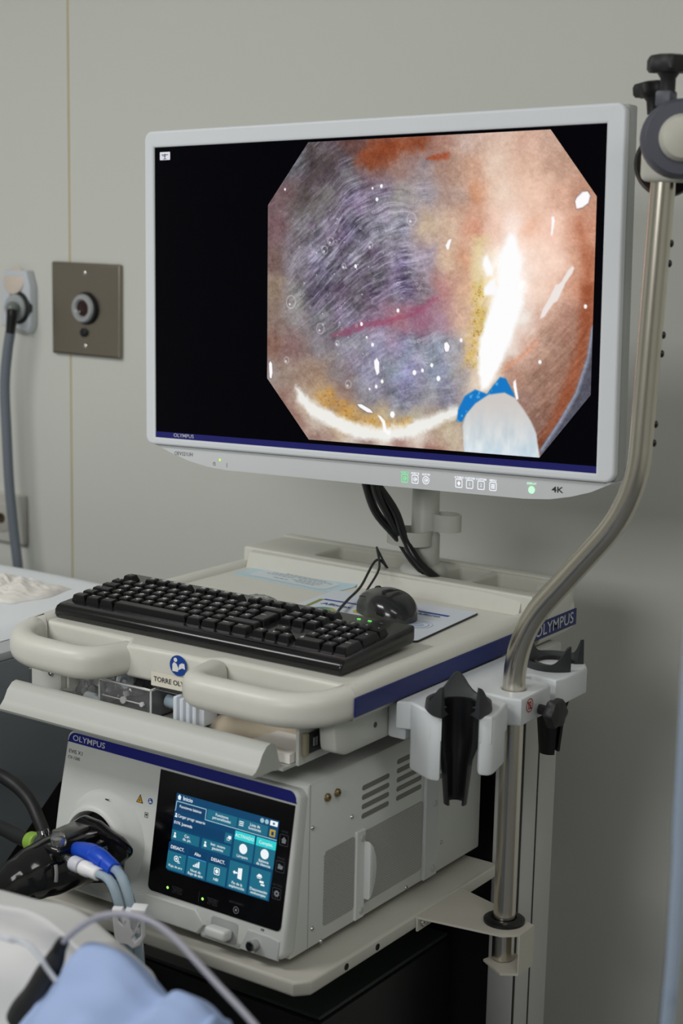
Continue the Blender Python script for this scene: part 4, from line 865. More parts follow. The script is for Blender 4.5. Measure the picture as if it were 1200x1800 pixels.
part('seam', MB().box(.1866, .1872, .0495, .0503, .655, .852), mat('seam_grey', S(150, 152, 150), .6), BODY)
part('stripe', flat(arc(.172, .1845, .0108, 0, 90, 5) + arc(-.1575, .1845, .0108, 90, 180, 5) + [(-.170, .1825), (.184, .1818)], FR @ Z(0, 0, .0003)), DBLUE, FAS, 'navy blue stripe')
part('lettering', text('OLYMPUS', .0100, FR @ Z(-.1345, .1884, .0006), .006, xs=1.24), SILVER, FAS)
part('lettering', text('EVIS X1', .0066, FR @ Z(-.1665, .1712, .0004), .0, 'LEFT', 1.12), PRINTB, FAS)
part('lettering', text('CV-1500', .0056, FR @ Z(-.1670, .1635, .0004), .0, 'LEFT', 1.0), PRINTB, FAS)
tri = [(-.0502, .1322), (-.0395, .1322), (-.0447, .1428)]
part('warning_mark', join(flat(tri, FR @ Z(0, 0, .0003))), mat('mark_black', S(40, 36, 20), .5), FAS)
part('warning_mark', flat([(-.0486, .1331), (-.0411, .1331), (-.0447, .1408)], FR @ Z(0, 0, .0005)), mat('mark_yellow', S(216, 158, 30), .5), FAS, 'yellow warning triangle')
part('warning_glyph', join(disc(-.0448, .1355, .0011, FR @ Z(0, 0, .0007), 10), flat([(-.0451, .1370), (-.0445, .1370), (-.0446, .1392), (-.0450, .1392)], FR @ Z(0, 0, .0007))), MATS['mark_black'], FAS)
part('manual_mark', disc(-.0283, .1378, .0037, FR @ Z(0, 0, .0003), 20), mat('mark_blue', S(30, 70, 150), .5), FAS, 'round blue mark')
part('manual_glyph', join(disc(-.0292, .1394, .0008, FR @ Z(0, 0, .0005), 10), flat([(-.0302, .1356), (-.0280, .1362), (-.0262, .1356), (-.0264, .1376), (-.0282, .1382), (-.0298, .1376)], FR @ Z(0, 0, .0005))), PRINTW, FAS)
part('type_mark', join(ringflat([(-.0352, .1168), (-.0298, .1168), (-.0298, .1232), (-.0352, .1232)], [(-.0346, .1174), (-.0304, .1174), (-.0304, .1226), (-.0346, .1226)], FR @ Z(0, 0, .0003)), flat([(-.0328, .118), (-.0322, .118), (-.0322, .122), (-.0328, .122)], FR @ Z(0, 0, .0003)), flat([(-.0340, .1195), (-.0310, .1195), (-.0310, .121), (-.0340, .121)], FR @ Z(0, 0, .0003))), PRINTB, FAS)
# touch panel
pan = arc(.1735, .0390, .0062, -90, 0, 4) + [(.1825, .1797), (-.0165, .1797)] + arc(-.0125, .0390, .0065, 180, 270, 4)
PAN = part('glass_panel', plate(pan, [], .0016, .0004, FR @ Z(0, 0, .0004), 1), GLASSB, FAS, 'black glass panel')
g0 = FR @ Z(0, 0, .0013)
UI = part('touch_screen', flat([(.0082, .0630), (.1598, .0636), (.1632, .1578), (.0118, .1572)], g0), glow('ui_back', S(12, 66, 104), 1.), PAN, 'lit blue touch screen')
TILE = glow('ui_tile', S(30, 104, 128), 1.); HEAD = glow('ui_head', S(14, 60, 98), 1.); CYAN = glow('ui_cyan', S(48, 204, 206), 1.); UW = glow('ui_white', S(236, 244, 248), 1.); LINE = glow('ui_line', S(150, 190, 204), 1.); UB = glow('ui_blue', S(60, 150, 220), 1.); UY = glow('ui_yellow', S(176, 150, 60), 1.)
root_g = PAN
def sx(s, t_): return s - .0035 * (.157 - t_) / .094       # the screen leans a little with the panel's edge
def uq(s0, s1, t0, t1, m, lift, name='tile'):
    return part(name, flat([(sx(s0, t0), t0), (sx(s1, t0), t0), (sx(s1, t1), t1), (sx(s0, t1), t1)], g0 @ Z(0, 0, lift)), m, PAN)
def ut(s, s_, t_, size=.0050, m=None, al='CENTER', b=.004):
    return part('screen_text', text(s, size, g0 @ Z(sx(s_, t_), t_, .0006), b, al), m or UW, PAN)
ut('Inicio', .0225, .1527, .0068, al='LEFT', b=.01)
part('icon', join(flat([(.0140, .1530), (.0195, .1530), (.01675, .1562)], g0 @ Z(0, 0, .0005)), flat([(.0148, .1500), (.0187, .1500), (.0187, .1532), (.0148, .1532)], g0 @ Z(0, 0, .0005))), UW, PAN)
uq(.0125, .0578, .1358, .1476, HEAD, .0002)
for a, c_ in (((.0115, .1362), (.0125, .1362)), ((.0125, .1362), (.0132, .1476)), ((.0132, .1476), (.0582, .1476)), ((.0582, .1476), (.0578, .1353)), ((.0578, .1353), (.1625, .1353))):
    a = Vector(a); c_ = Vector(c_); n = (c_ - a).normalized(); n = Vector((-n.y, n.x)) * .0005
    part('tab_line', flat([tuple(a - n), tuple(c_ - n), tuple(c_ + n), tuple(a + n)], g0 @ Z(0, 0, .0004)), LINE, PAN)
ut('Funciones básicas', .0355, .1424, .0047)
uq(.0605, .1045, .1366, .1486, TILE, .0002); ut('Funciones\npersonalizadas', .0825, .1427, .0047)
uq(.1062, .1490, .1366, .1486, TILE, .0002); ut('Lista de\nfunciones', .1310, .1427, .0047)
for k in range(3): uq(.1080, .1145, .1402 + .0022 * k, .1412 + .0022 * k, UW, .0005, 'icon')
uq(.1520, .1600, .1380, .1462, UY, .0003, 'icon'); uq(.1545, .1580, .1395, .1440, HEAD, .0005, 'icon')
uq(.1512, .1618, .1505, .1562, UW, .0004, 'icon'); uq(.1550, .1580, .1520, .1545, TILE, .0006, 'icon')
for k in (.1395, .1462): part('icon', disc(k, .1532, .0028, g0 @ Z(0, 0, .0004), 16), LINE, PAN)
ut('Cargar progr usuario', .0175, .1308, .0049, al='LEFT')
part('icon', join(disc(.0142, .1322, .0012, g0 @ Z(0, 0, .0005), 10), flat([(.0122, .1284), (.0162, .1284), (.0150, .1308), (.0134, .1308)], g0 @ Z(0, 0, .0005))), UW, PAN)
uq(.0118, .0895, .1158, .1276, HEAD, .0002); ut('01N. Juaneda', .0135, .1222, .0052, al='LEFT')
uq(.0900, .1008, .1158, .1276, TILE, .0002)
part('icon', join(ringflat([(.0922, .1190), (.0962, .1190), (.0962, .1226), (.0922, .1226)], [(.0928, .1196), (.0956, .1196), (.0956, .1220), (.0928, .1220)], g0 @ Z(0, 0, .0005)), flat([(.0940, .1210), (.0982, .1210), (.0982, .1248), (.0940, .1248)], g0 @ Z(0, 0, .0004))), UW, PAN)
for a, c_, s in ((.0118, .0540, 'Car.\nda. pe.'), (.0580, .1005, 'Intr. nuevo\npaciente')):
    uq(a, c_, .1010, .1130, TILE, .0002); ut(s, (a + c_) / 2 + .003, .1072, .0049)
    part('icon', join(disc(a + .0035, .1090, .0014, g0 @ Z(0, 0, .0005), 10), flat([(a + .0012, .1040), (a + .0058, .1040), (a + .0046, .1074), (a + .0024, .1074)], g0 @ Z(0, 0, .0005))), UW, PAN)
for a, c_, h, s in ((.1042, .1328, 'ACTIVADO', 'Lámpara'), (.1352, .1634, 'Complet.', 'Balance\nde blancos')):
    uq(a, c_, .1010, .1232, TILE, .0002); uq(a, c_, .1232, .1332, CYAN, .0003); ut(h, (a + c_) / 2, .1281, .0054, b=.0)
    part('icon', disc(sx((a + c_) / 2, .1145), .1145 if len(s) < 9 else .1158, .0058, g0 @ Z(0, 0, .0005), 26), UW, PAN); ut(s, (a + c_) / 2, .1052, .0047)
bt = ((.0098, .0376, 'DESACT.', 'Flujo de aire'), (.0404, .0686, 'Alto', 'Nivel de\nflujo de aire'), (.0714, .0990, 'DESACT.', 'NBI'), (.1020, .1302, None, 'Fin de la\nexploración'), (.1334, .1612, None, 'Desconexión\nendoscopio'))
for i, (a, c_, h, s) in enumerate(bt):
    uq(a, c_, .0648, .0974, TILE, .0002); m_ = (a + c_) / 2
    if h: uq(a, c_, .0868, .0974, HEAD, .0003); ut(h, m_, .0920, .0054, b=.01)
    if i == 1: uq(a + .001, c_ - .001, .0862, .0870, UB, .0005)
    ut(s, m_, .0696 if h else .0704, .0042 if i == 0 else .0047)
    G = g0 @ Z(sx(m_, .079), .0795 if h else .0850, .0005)
    if i == 0: ic_ = join(ringflat([(x * .0036, y * .0036) for x, y in c16], [(x * .0026, y * .0026) for x, y in c16], G), disc(0, 0, .0014, G, 10), flat([(.004, .003), (.007, .003), (.007, .0038), (.004, .0038)], G), flat([(.002, -.0045), (.006, -.0045), (.006, -.0037), (.002, -.0037)], G), flat([(.001, -.0028), (.005, -.0028), (.005, -.0020), (.001, -.0020)], G))
    elif i == 1: ic_ = join(*[flat([(-.005 + k * .0025, -.003), (-.0032 + k * .0025, -.003), (-.0032 + k * .0025, -.001 + k * .0018), (-.005 + k * .0025, -.001 + k * .0018)], G) for k in range(4)])
    elif i == 2: ic_ = join(ringflat(rrect(-.0042, .0042, -.0042, .0042, .0016, 3), rrect(-.0033, .0033, -.0033, .0033, .001, 3), G), disc(0, 0, .0024, G, 14))
    elif i == 3: ic_ = join(flat([(-.0005, -.006), (.0055, -.0068), (.0055, .0068), (-.0005, .006)], G), flat([(-.0062, -.001), (-.001, -.001), (-.001, .001), (-.0062, .001)], G), flat([(-.0078, 0), (-.005, -.0026), (-.005, .0026)], G))
    else: ic_ = join(flat([(-.0052, .003), (.0032, .003), (.0018, .0062), (-.0020, .0068)], G), flat([(-.004, .0014), (.002, .0014), (.002, .0022), (-.004, .0022)], G), flat([(.000, -.003), (.006, -.003), (.006, -.0005), (.000, -.0005)], G), flat([(.002, -.0058), (.0075, -.0058), (.0075, -.0040), (.002, -.0040)], G))
    part('icon', ic_, UW, PAN)
DIM = mat('dim_print', S(62, 64, 68), .5); GLY = mat('dim_icon', S(134, 138, 142), .5)
for (s, t_, k, lab) in ((.1722, .1378, 0, 'HOME'), (.1708, .1068, 1, 'IMAGE'), (.1696, .0754, 2, 'SETTING')):
    G = g0 @ Z(s, t_, .0002)
    part('button_frame', ringflat(rrect(-.0062, .0062, -.0066, .0066, .0016, 3), rrect(-.0055, .0055, -.0059, .0059, .0010, 3), G), DIM, PAN)
    if k == 0: b = join(flat([(-.0038, -.0002), (.0038, -.0002), (0, .0038)], G), flat([(-.0027, -.0036), (.0027, -.0036), (.0027, .0002), (-.0027, .0002)], G))
    elif k == 1: b = join(flat([(-.0036, -.0028), (.0030, -.0028), (.0040, .0012), (-.0024, .0012)], G), flat([(-.0036, -.0022), (-.0030, .0028), (-.0004, .0028), (.0002, .0018), (.003, .0018), (.003, .0014), (-.0026, .0014)], G))
    else:
        b = MB()
        o1 = [((.0040 if (i // 2) % 2 else .0030) * math.cos(math.pi * i / 16), (.0040 if (i // 2) % 2 else .0030) * math.sin(math.pi * i / 16)) for i in range(32)]
        r = ringflat(o1, [(.0013 * math.cos(math.pi * i / 16), .0013 * math.sin(math.pi * i / 16)) for i in range(32)], G); b.add(r.v, r.f)
    part('button_icon', b, GLY, PAN); part('button_text', text(lab, .0034, g0 @ Z(s, t_ + .0096, .0002)), DIM, PAN)
for s, lab in ((.0118, 'EXTERNAL\nMEMORY\nACT BUSY'), (.0654, 'PORTABLE\nMEMORY\nACT BUSY')):
    part('lamp', disc(s, .0424, .0017, g0 @ Z(0, 0, .0003), 14), glow('lamp_bright_green', S(170, 250, 110), 1.3), PAN, 'lit green lamp')
    part('button_text', text(lab, .0034, g0 @ Z(s + .015, .0424, .0002)), DIM, PAN)
part('divider_line', flat([(.0592, .0365), (.0597, .0365), (.0597, .0500), (.0592, .0500)], g0 @ Z(0, 0, .0002)), DIM, PAN)
part('button_frame', join(ringflat([(.1151 + x * .0042, .0420 + y * .0042) for x, y in c16], [(.1151 + x * .0035, .0420 + y * .0035) for x, y in c16], g0 @ Z(0, 0, .0002)), flat([(.1137, .0406), (.1165, .0406), (.1165, .0434), (.1137, .0434)], g0 @ Z(0, 0, .0002))), GLY, PAN)
part('button_text', text('DISCONNECT', .0034, g0 @ Z(.1151, .0500, .0002)), DIM, PAN)
# lower edge: ledge, push button, jack
part('lower_ledge', plate([(-.045, .0), (.064, .0), (.072, .013), (.058, .0285), (-.02, .0285), (-.045, .02)], [], .006, .0025, FR @ Z(0, 0, .0005), 2), PROCW, FAS)
part('push_button', MB().box(-.0155, .0155, -.0065, .0065, 0, .017, .004, 3, FR @ Z(.0985, .0120, .0005)), mat('button_white_plastic', S(216, 218, 214), .4), FAS)
part('button_recess', flat(rrect(.080, .120, .001, .0265, .004, 3), FR @ Z(0, 0, .0003)), mat('recess_grey', S(168, 170, 168), .6), FAS)
part('recess', plate([(.124, -.001), (.180, -.001), (.180, .022), (.166, .0245), (.134, .0245)], [], .004, .0015, FR @ Z(0, 0, -.0005), 2), mat('recess_grey2', S(188, 190, 188), .5), FAS)
part('jack', MB().lathe([(.0062, 0), (.0062, .012), (.0048, .0125), (.0045, .004)], 20, FR @ Z(.1480, .0105, .001), cap=False), CHROME, FAS, 'chrome jack')
part('jack_core', MB().lathe([(.0046, 0), (.0046, .006)], 16, FR @ Z(.1480, .0105, .001)), BLACKP, FAS)
part('lettering', text('PIP', .0042, FR @ Z(.1545, .0285, .0003), .01), PRINTB, FAS)
# scope socket: a big round bulge with a black hole
SK = FR @ Z(-.0935, .0740, 0)
part('socket_bulge', MB().lathe([(.0640, -.001), (.0610, .003), (.0560, .008), (.0515, .016), (.0470, .0245), (.0440, .0275), (.0405, .0275), (.0385, .024), (.0375, .004)], 56, SK, cap=False), PROCW, FAS, ang=60)
part('socket_well', MB().lathe([(.038, .0035), (.038, .0045)], 40, SK), mat('well_black', S(10, 10, 11), .5), FAS)
part('index_mark', flat([(-.003, -.0008), (.003, -.0008), (.003, .0008), (-.003, .0008)], frame(SK @ Vector((.008, .0545, .0118)), (1, 0, .0), (0, .35, .75), .0012)), PRINTB, FAS)
# side: screws, vents, two grilles, handle strip, flange
SX = .1869
for (y, z) in ((.056, .799), (.059, .675), (.077, .653), (.136, .788), (.262, .656), (.345, .69)): screw((SX - .0008, y, z), (1, 0, 0), .0030, BODY, CHROME, .0022)
for (y, z) in ((.083, .828), (.103, .828)): part('stud', MB().lathe([(.0050, 0), (.0050, .003), (.0038, .0045), (.002, .0045), (.002, .003)], 16, aim((SX - .0005, y, z), (1, 0, 0))), mat('brass_stud', S(150, 132, 96), .3, .9), BODY, 'brass stud')
VD = mat('vent_dark', S(122, 122, 118), .7)
for (y0_, y1_) in ((.156, .215), (.232, .290), (.330, .400)):
    for k in range(5 if y0_ > .2 else 4):
        z = .779 + .0118 * k + (.0 if y0_ < .2 else 0); L_ = 0 if y0_ < .2 else 0
        part('vent_slot', plate(rrect(y0_, y1_, z, z + .0062, .003, 3), [], .0008, .0002, Matrix(((0, 0, 1, SX + .0001), (1, 0, 0, 0), (0, 1, 0, 0), (0, 0, 0, 1))), 1), VD, BODY)
PX = Matrix(((0, 0, 1, SX), (1, 0, 0, 0), (0, 1, 0, 0), (0, 0, 0, 1)))
gmx = bpy.data.materials.new('perforated_grille'); gmx.use_nodes = True; nt = gmx.node_tree; bb = nt.nodes['Principled BSDF']
tc = nt.nodes.new('ShaderNodeTexCoord'); vo = nt.nodes.new('ShaderNodeTexVoronoi'); vo.inputs['Scale'].default_value = 520; vo.inputs['Randomness'].default_value = .0
mr = nt.nodes.new('ShaderNodeMapping'); mr.inputs['Rotation'].default_value = (math.radians(28), 0, 0)
nt.links.new(tc.outputs['Object'], mr.inputs[0]); nt.links.new(mr.outputs[0], vo.inputs['Vector']); cr_ = nt.nodes.new('ShaderNodeValToRGB'); nt.links.new(vo.outputs['Distance'], cr_.inputs[0])
cr_.color_ramp.elements[0].position = .40; cr_.color_ramp.elements[0].color = S(74, 74, 74); cr_.color_ramp.elements[1].position = .52; cr_.color_ramp.elements[1].color = S(184, 184, 180)
nt.links.new(cr_.outputs[0], bb.inputs['Base Color']); bb.inputs['Roughness'].default_value = .5
part('grille', plate(rrect(.080, .1425, .6700, .7620, .004, 3), [], .0012, .0003, PX, 1), gmx, BODY)
part('grille', plate(rrect(.163, .2950, .6690, .7615, .004, 3), [], .0012, .0003, PX, 1), gmx, BODY)
hs = MB().box(SX - .001, SX + .003, .1435, .1625, .654, .7665, .001, 1)
hs = join(hs, MB().prism([(.160, .676), (.168, .684), (.174, .700), (.176, .715), (.174, .730), (.168, .744), (.160, .752)], 'x', SX - .001, SX + .012, .003, 2))
HS = part('handle_strip', hs, mat('strip_white', S(214, 216, 214), .4), BODY)
for z in (.664, .756): part('screw_cap', MB().lathe([(.0042, 0), (.0042, .001), (.003, .0014)], 16, aim((SX + .003, .156, z), (1, 0, 0))), MONG, HS)
FL = part('flange', MB().box(SX - .001, SX + .004, .297, .328, .6535, .846, .001, 1), mat('flange_grey', S(192, 195, 196), .4), BODY)
for z in (.664, .752, .832): part('screw_cap', MB().lathe([(.0042, 0), (.0042, .001), (.003, .0014)], 16, aim((SX + .004, .319, z), (1, 0, 0))), MONG, FL)
for x in (-.14, .15):
    for y in (.06, .40): part('foot', MB().lathe([(.012, .6428), (.013, .645), (.013, .6525)], 18, Z(x, y, 0)), RUBBER, t)

# ------------------------------------------------------------------ endoscope connector plugged into it, its hoses and clip
GLOSS = mat('gloss_black', S(14, 14, 16), .12, coat=.5)
t = thing('scope_connector', 'glossy black endoscope connector plugged into the round socket of the processor', 'connector', (-.09, -.09, .69))
SC_ = t
body = MB().tube([(-.080, .030, .730), (-.082, .000, .7285), (-.085, -.025, .727), (-.089, -.050, .7265), (-.093, -.075, .726), (-.097, -.100, .7245), (-.101, -.125, .721), (-.104, -.150, .716), (-.110, -.20, .703), (-.125, -.30, .66), (-.15, -.42, .58)],
    [.034, .0345, .034, .0345, .0345, .0315, .0265, .0205, .0150, .0125, .0120], 28, 6, flat=(.95, 1.03))
BD = part('body', body, GLOSS, t, ang=60)
lug = MB().prism([(-.115, .757), (-.095, .772), (-.070, .770), (-.050, .762), (-.033, .758), (-.0185, .747), (-.0195, .738), (-.032, .727), (-.0335, .708), (-.05, .698), (-.08, .690), (-.11, .694), (-.122, .72)], 'y', -.030, -.0165, .004, 2)
part('flange', lug, GLOSS, t)
part('top_plate', MB().box(-.104, -.078, -.068, -.030, .756, .7650, .002, 2), mat('steel_label', S(128, 126, 122), .3, .7), BD, 'grey metal label plate')
part('top_block', MB().box(-.090, -.062, -.098, -.02, .742, .7600, .005, 3), GLOSS, BD)
part('post', MB().lathe([(.0085, 0), (.0085, .010), (.007, .011), (.007, .017), (.008, .018), (.008, .020), (.005, .022)], 20, aim((-.075, -.084, .748), (0, -.08, 1))), CHROME, t, 'chrome post')
part('post_cap', MB().lathe([(.0095, .0), (.0095, .010), (.008, .012)], 20, aim((-.075, -.085, .760), (0, -.08, 1))), CLEAR, t)
LM = frame((-.0545, -.078, .742), (.45, .86, .1), (-.25, 0, .97), .0012)
part('side_print', join(text('SERIES', .006, LM @ Z(.030, .006, .004)), text('1100', .005, LM @ Z(.030, -.002, .004))), mat('teal_print', S(120, 150, 160), .4), BD)
part('code_label', MB().tube([(-.0655, -.100, .7415), (-.0635, -.101, .733), (-.0635, -.102, .722)], .0022, 6, 4), mat('code_label', S(150, 150, 148), .5), BD, 'pale printed code strip')
pb = MB().tube([(-.060, -.070, .752), (-.040, -.080, .758), (-.024, -.085, .761), (-.001, -.095, .7645), (.016, -.100, .7630), (.030, -.1045, .7610)], [.009, .0105, .0115, .0110, .0098, .0090], 20, 6)
BC = part('blue_plug', pb, mat('royal_blue', S(20, 74, 196), .35), t, 'royal blue ribbed tube plug', ang=60)
rb = MB()
for k in range(4):
    p = Vector((-.012 + k * .0085, -.0905 - k * .003, .7632 - .0003 * k)); m_ = aim(p, (.9, -.35, -.02))
    rb.lathe([(.0108, -.0014), (.0118 - .0006 * k, 0), (.0108, .0014)], 20, m_)
part('rib', rb, MATS['royal_blue'], BC)
wpm = WPLAST
part('white_plug', join(MB().lathe([(.0062, 0), (.0088, .001), (.0088, .014), (.0080, .016), (.0080, .0175)], 20, aim((-.033, -.1045, .7535), (.93, -.25, .08))),), mat('plug_lilac', S(206, 208, 218), .4), t, 'pale grey tube plug')
part('white_plug', MB().lathe([(.0072, 0), (.0088, .001), (.0088, .012), (.0078, .014), (.0074, .030), (.0060, .031)], 20, aim((-.0135, -.1095, .7548), (.93, -.20, .05))), wpm, t, 'white tube plug')
part('nipple', MB().tube([(-.052, -.096, .7515), (-.040, -.102, .7530), (-.030, -.105, .7538)], .0042, 12, 2), CHROME, t)
part('collar', MB().lathe([(.0125, 0), (.0125, .016), (.011, .018)], 22, aim((-.176, -.030, .7205), (.86, -.25, .20))), mat('lime_green', S(140, 178, 70), .4), t, 'lime green collar')
part('side_port', join(MB().tube([(-.160, -.034, .7250), (-.140, -.040, .7300), (-.110, -.050, .7330)], [.0095, .0085, .0085], 16, 3), MB().tube([(-.142, -.040, .732), (-.143, -.042, .7445)], .006, 14, 1, up=(1, 0, 0)), MB().lathe([(.0075, 0), (.0075, .005)], 14, aim((-.143, -.042, .742), (-.4, 0, 1)))), CHROME, t, 'chrome side port')
part('hose', MB().tube([(-.174, -.030, .7208), (-.206, -.020, .715), (-.262, .000, .7085), (-.325, .01, .700), (-.37, .0, .67), (-.395, -.03, .58), (-.40, -.06, .3), (-.40, -.07, .012)], .0090, 14), RUBBER, t)
# tubes
t = thing('irrigation_tubes', 'pair of clear bluish tubes hanging from the plugged connector', 'tubes', (.05, -.10, .45))
part('tube', MB().tube([(.012, -.1150, .7565), (.030, -.1180, .7565), (.041, -.120, .7505), (.049, -.1200, .734), (.0535, -.1160, .710), (.0545, -.111, .681), (.0535, -.101, .636), (.054, -.091, .583), (.055, -.085, .46), (.056, -.083, .2), (.056, -.083, .008)], .0058, 16), TUBEC, t)
part('tube', MB().tube([(.026, -.103, .7615), (.036, -.1050, .7605), (.047, -.108, .7515), (.0565, -.108, .729), (.062, -.1055, .702), (.0635, -.101, .666), (.061, -.091, .619), (.060, -.085, .571), (.063, -.080, .46), (.071, -.080, .2), (.071, -.080, .008)], .0062, 16), TUBEC, t)
t = thing('tube_clip', 'white plastic pinch clip clamped on the clear tubes', 'clip', (.076, -.135, .69))
CM = frame((.0745, -.128, .7145), (.9, .42, 0), (0, -.12, 1))
co = [(-.019, .022), (-.008, .0225), (-.006, .012), (-.004, .0225), (.004, .0215), (.006, .0255), (.019, .0250), (.0195, .018), (.0175, .016), (.0160, .004), (.0165, -.010), (.012, -.020), (.003, -.0255), (-.003, -.021), (-.014, -.0195), (-.0175, -.012), (-.0185, .005)]
part('body', plate(co, [[(-.012, .017), (-.012, .008), (-.007, .004), (-.005, .008), (-.0095, .011), (-.0100, .017)], [(.002, .014), (.0125, .014), (.0045, -.004), (.0020, .000)], [(.0065, -.006), (.0125, .008), (.0128, -.008), (.006, -.016), (.0035, -.012)]], .009, .0018, CM, 2), wpm, t)
part('jaw', MB().box(-.014, .012, -.004, .004, -.004, .012, .002, 2, CM @ Z(.0, -.003, -.010)), wpm, t)
part('top_lip', MB().box(.003, .0200, .0195, .0265, -.007, .008, .0015, 2, CM), wpm, t)
solo('black_hose', MB().tube([(-.425, -.14, .012), (-.425, -.12, .3), (-.428, -.05, .55), (-.428, .02, .66), (-.420, .07, .712), (-.388, .1, .726), (-.345, .1, .722), (-.313, .1, .706), (-.284, .09, .687), (-.250, .07, .668), (-.232, .05, .640), (-.230, .045, .60), (-.232, .05, .45), (-.235, .06, .135)], .0088, 14), RUBBER, 'black hose arching in from the left and down past the processor', 'hose')

# small cream wing with a chrome stud left of the shelf
t = part('side_wing', join(plate([(-.300, .0), (-.225, -.028), (-.196, .012), (-.196, .12), (-.300, .12)], [], .012, .004, Z(0, 0, .606), 2), MB().box(-.225, -.195, .04, .12, .600, .6255)), TRAYW, CART)
part('stud', MB().lathe([(.011, 0), (.011, .003), (.007, .004), (.007, .020), (.010, .022), (.010, .026), (.006, .028)], 20, Z(-.222, .010, .612)), CHROME, t, 'chrome stud')

# ------------------------------------------------------------------ treatment couch on the left
t = thing('treatment_couch', 'grey sided treatment couch under a white sheet, left of the cart', 'couch', (-.95, .1, 0))
PANG = mat('couch_grey', S(136, 143, 150), .5, noise=.05, nscale=14)
part('side_panel', MB().prism([(-.5, .10), (-.5, .853), (.58, .853), (.58, .85), (.58, .60), (.30, .642), (.10, .48), (-.1, .30), (-.3, .1)], 'x', -.468, -.450, .002, 1), PANG, t)
part('side_panel', MB().box(-1.50, -1.482, -.5, .58, .1, .853, .002, 1), PANG, t)
part('end_panel', MB().box(-1.482, -.470, .562, .578, .1, .853), PANG, t)
part('end_panel', MB().box(-1.482, -.470, -.498, -.48, .1, .853), PANG, t)
part('core', MB().box(-1.480, -.4705, -.478, .560, 0, .850), mat('couch_black', S(22, 22, 24), .7), t)
part('top_rail', MB().box(-1.50, -.449, -.5, .58, .8535, .8665, .003, 2), mat('couch_rail', S(186, 188, 192), .5), t)
def soft(x0, x1, y0, y1, z0, z1, r, seed, amp, nx=60, ny=60, f=9.):
    rs = np.random.RandomState(seed); ph = rs.rand(6, 3) * 6.28; v = []; fc = []
    for j in range(ny):
        for i in range(nx):
            u = i / (nx - 1); w_ = j / (ny - 1); x = x0 + (x1 - x0) * u; y = y0 + (y1 - y0) * w_
            d = min(x - x0, x1 - x, y - y0, y1 - y); e = 1 - max(0, 1 - d / r) ** 2.5
            n = sum(math.sin(f * (k * .6 + 1) * (x * math.cos(ph[k, 0]) + y * math.sin(ph[k, 0])) + ph[k, 1]) / (1 + k) for k in range(6)) / 2
            v.append((x, y, z0 + (z1 - z0) * e + amp * n * e))
    for j in range(ny - 1):
        for i in range(nx - 1): fc.append((j * nx + i, j * nx + i + 1, (j + 1) * nx + i + 1, (j + 1) * nx + i))
    n = len(v); bd = [i for i in range(nx)] + [j * nx + nx - 1 for j in range(1, ny)] + [(ny - 1) * nx + i for i in range(nx - 2, -1, -1)] + [j * nx for j in range(ny - 2, 0, -1)]
    fc.append(tuple(bd[::-1]))
    return MB().add(v, fc)
solo('couch_sheet', soft(-1.48, -.492, -.48, .555, .8675, .884, .03, 2, .0022), SHEETW, 'white sheet covering the top of the grey couch', 'sheet', None, 60)
solo('gauze', crumple(40, 30, -.74, -.585, .34, .47, .8850, .022, 41, 1.2), PAPER, 'crumpled white gauze lying on the sheet of the couch', 'gauze', None, 30)

# ------------------------------------------------------------------ foreground cloths, handle, cords (near the camera)
def drape(crest, y0, front, back, seed, amp, steep=None):
    """cloth hanging to the floor over a rounded form; crest = (x, z) along its top"""
    cs, _ = spline([(x, 0, z) for x, z in crest], 0, 7); prof = [(back, 0.0), (back * .95, -.22), (back * .8, -.06), (back * .4, -.012), (0, 0), (-front * .12, -.006), (-front * .30, -.025), (-front * .52, -.07), (-front * .74, -.16), (-front * .92, -.32), (-front, -.55), (-front * 1.02, None)]
    if steep: prof = prof[:5] + [(-front * a_, b_) for a_, b_ in steep]
    pr, _ = spline([(a, i, 0) for i, (a, b) in enumerate(prof)], 0, 5)
    rs = np.random.RandomState(seed); ph = rs.rand(6, 3) * 6.28
    pa = [p[0] for p in prof]; v = []; f = []; N = (len(prof) - 1) * 5 + 1
    for i, c_ in enumerate(cs):
        for j in range(N):
            q = j / 5; k = min(int(q), len(prof) - 2); fr_ = q - k; fr_ = fr_ * fr_ * (3 - 2 * fr_) * .35 + fr_ * .65
            def zz(b, first): return 0.002 if (b is None or first) else max(.004, c_.z + b)
            z = zz(prof[k][1], k == 0) * (1 - fr_) + zz(prof[k + 1][1], False) * fr_
            y = y0 + pa[k] * (1 - fr_) + pa[k + 1] * fr_
            e = math.exp(-((q - 4) / 2.6) ** 2) * 0 + (1 if 4.4 < q < 9.5 else 0) * min(1, (q - 4.4) / 1.2, (9.5 - q) / 1.2) if 4.4 < q < 9.5 else 0
            n = sum(math.sin((24 + 17 * m) * (c_.x * math.cos(ph[m, 0]) + (y + z) * math.sin(ph[m, 0])) + ph[m, 1]) / (1 + m * .8) for m in range(5)) / 2.4
            v.append((c_.x, y - amp * n * e, z + amp * n * e))
    for i in range(len(cs) - 1):
        for j in range(N - 1): f.append((i * N + j, (i + 1) * N + j, (i + 1) * N + j + 1, i * N + j + 1))
    f.append(tuple(range(N))); f.append(tuple((len(cs) - 1) * N + j for j in range(N))[::-1])
    return MB().add(v, f)
WC = [(-0.3, 0.8), (-0.1, 0.84), (0.05, 0.862), (0.136, 0.869), (0.181, 0.872), (0.21, 0.876), (0.234, 0.875), (0.255, 0.869), (0.271, 0.862), (0.279, 0.858), (0.284, 0.848), (0.278, 0.827), (0.292, 0.7), (0.295, 0.4)]
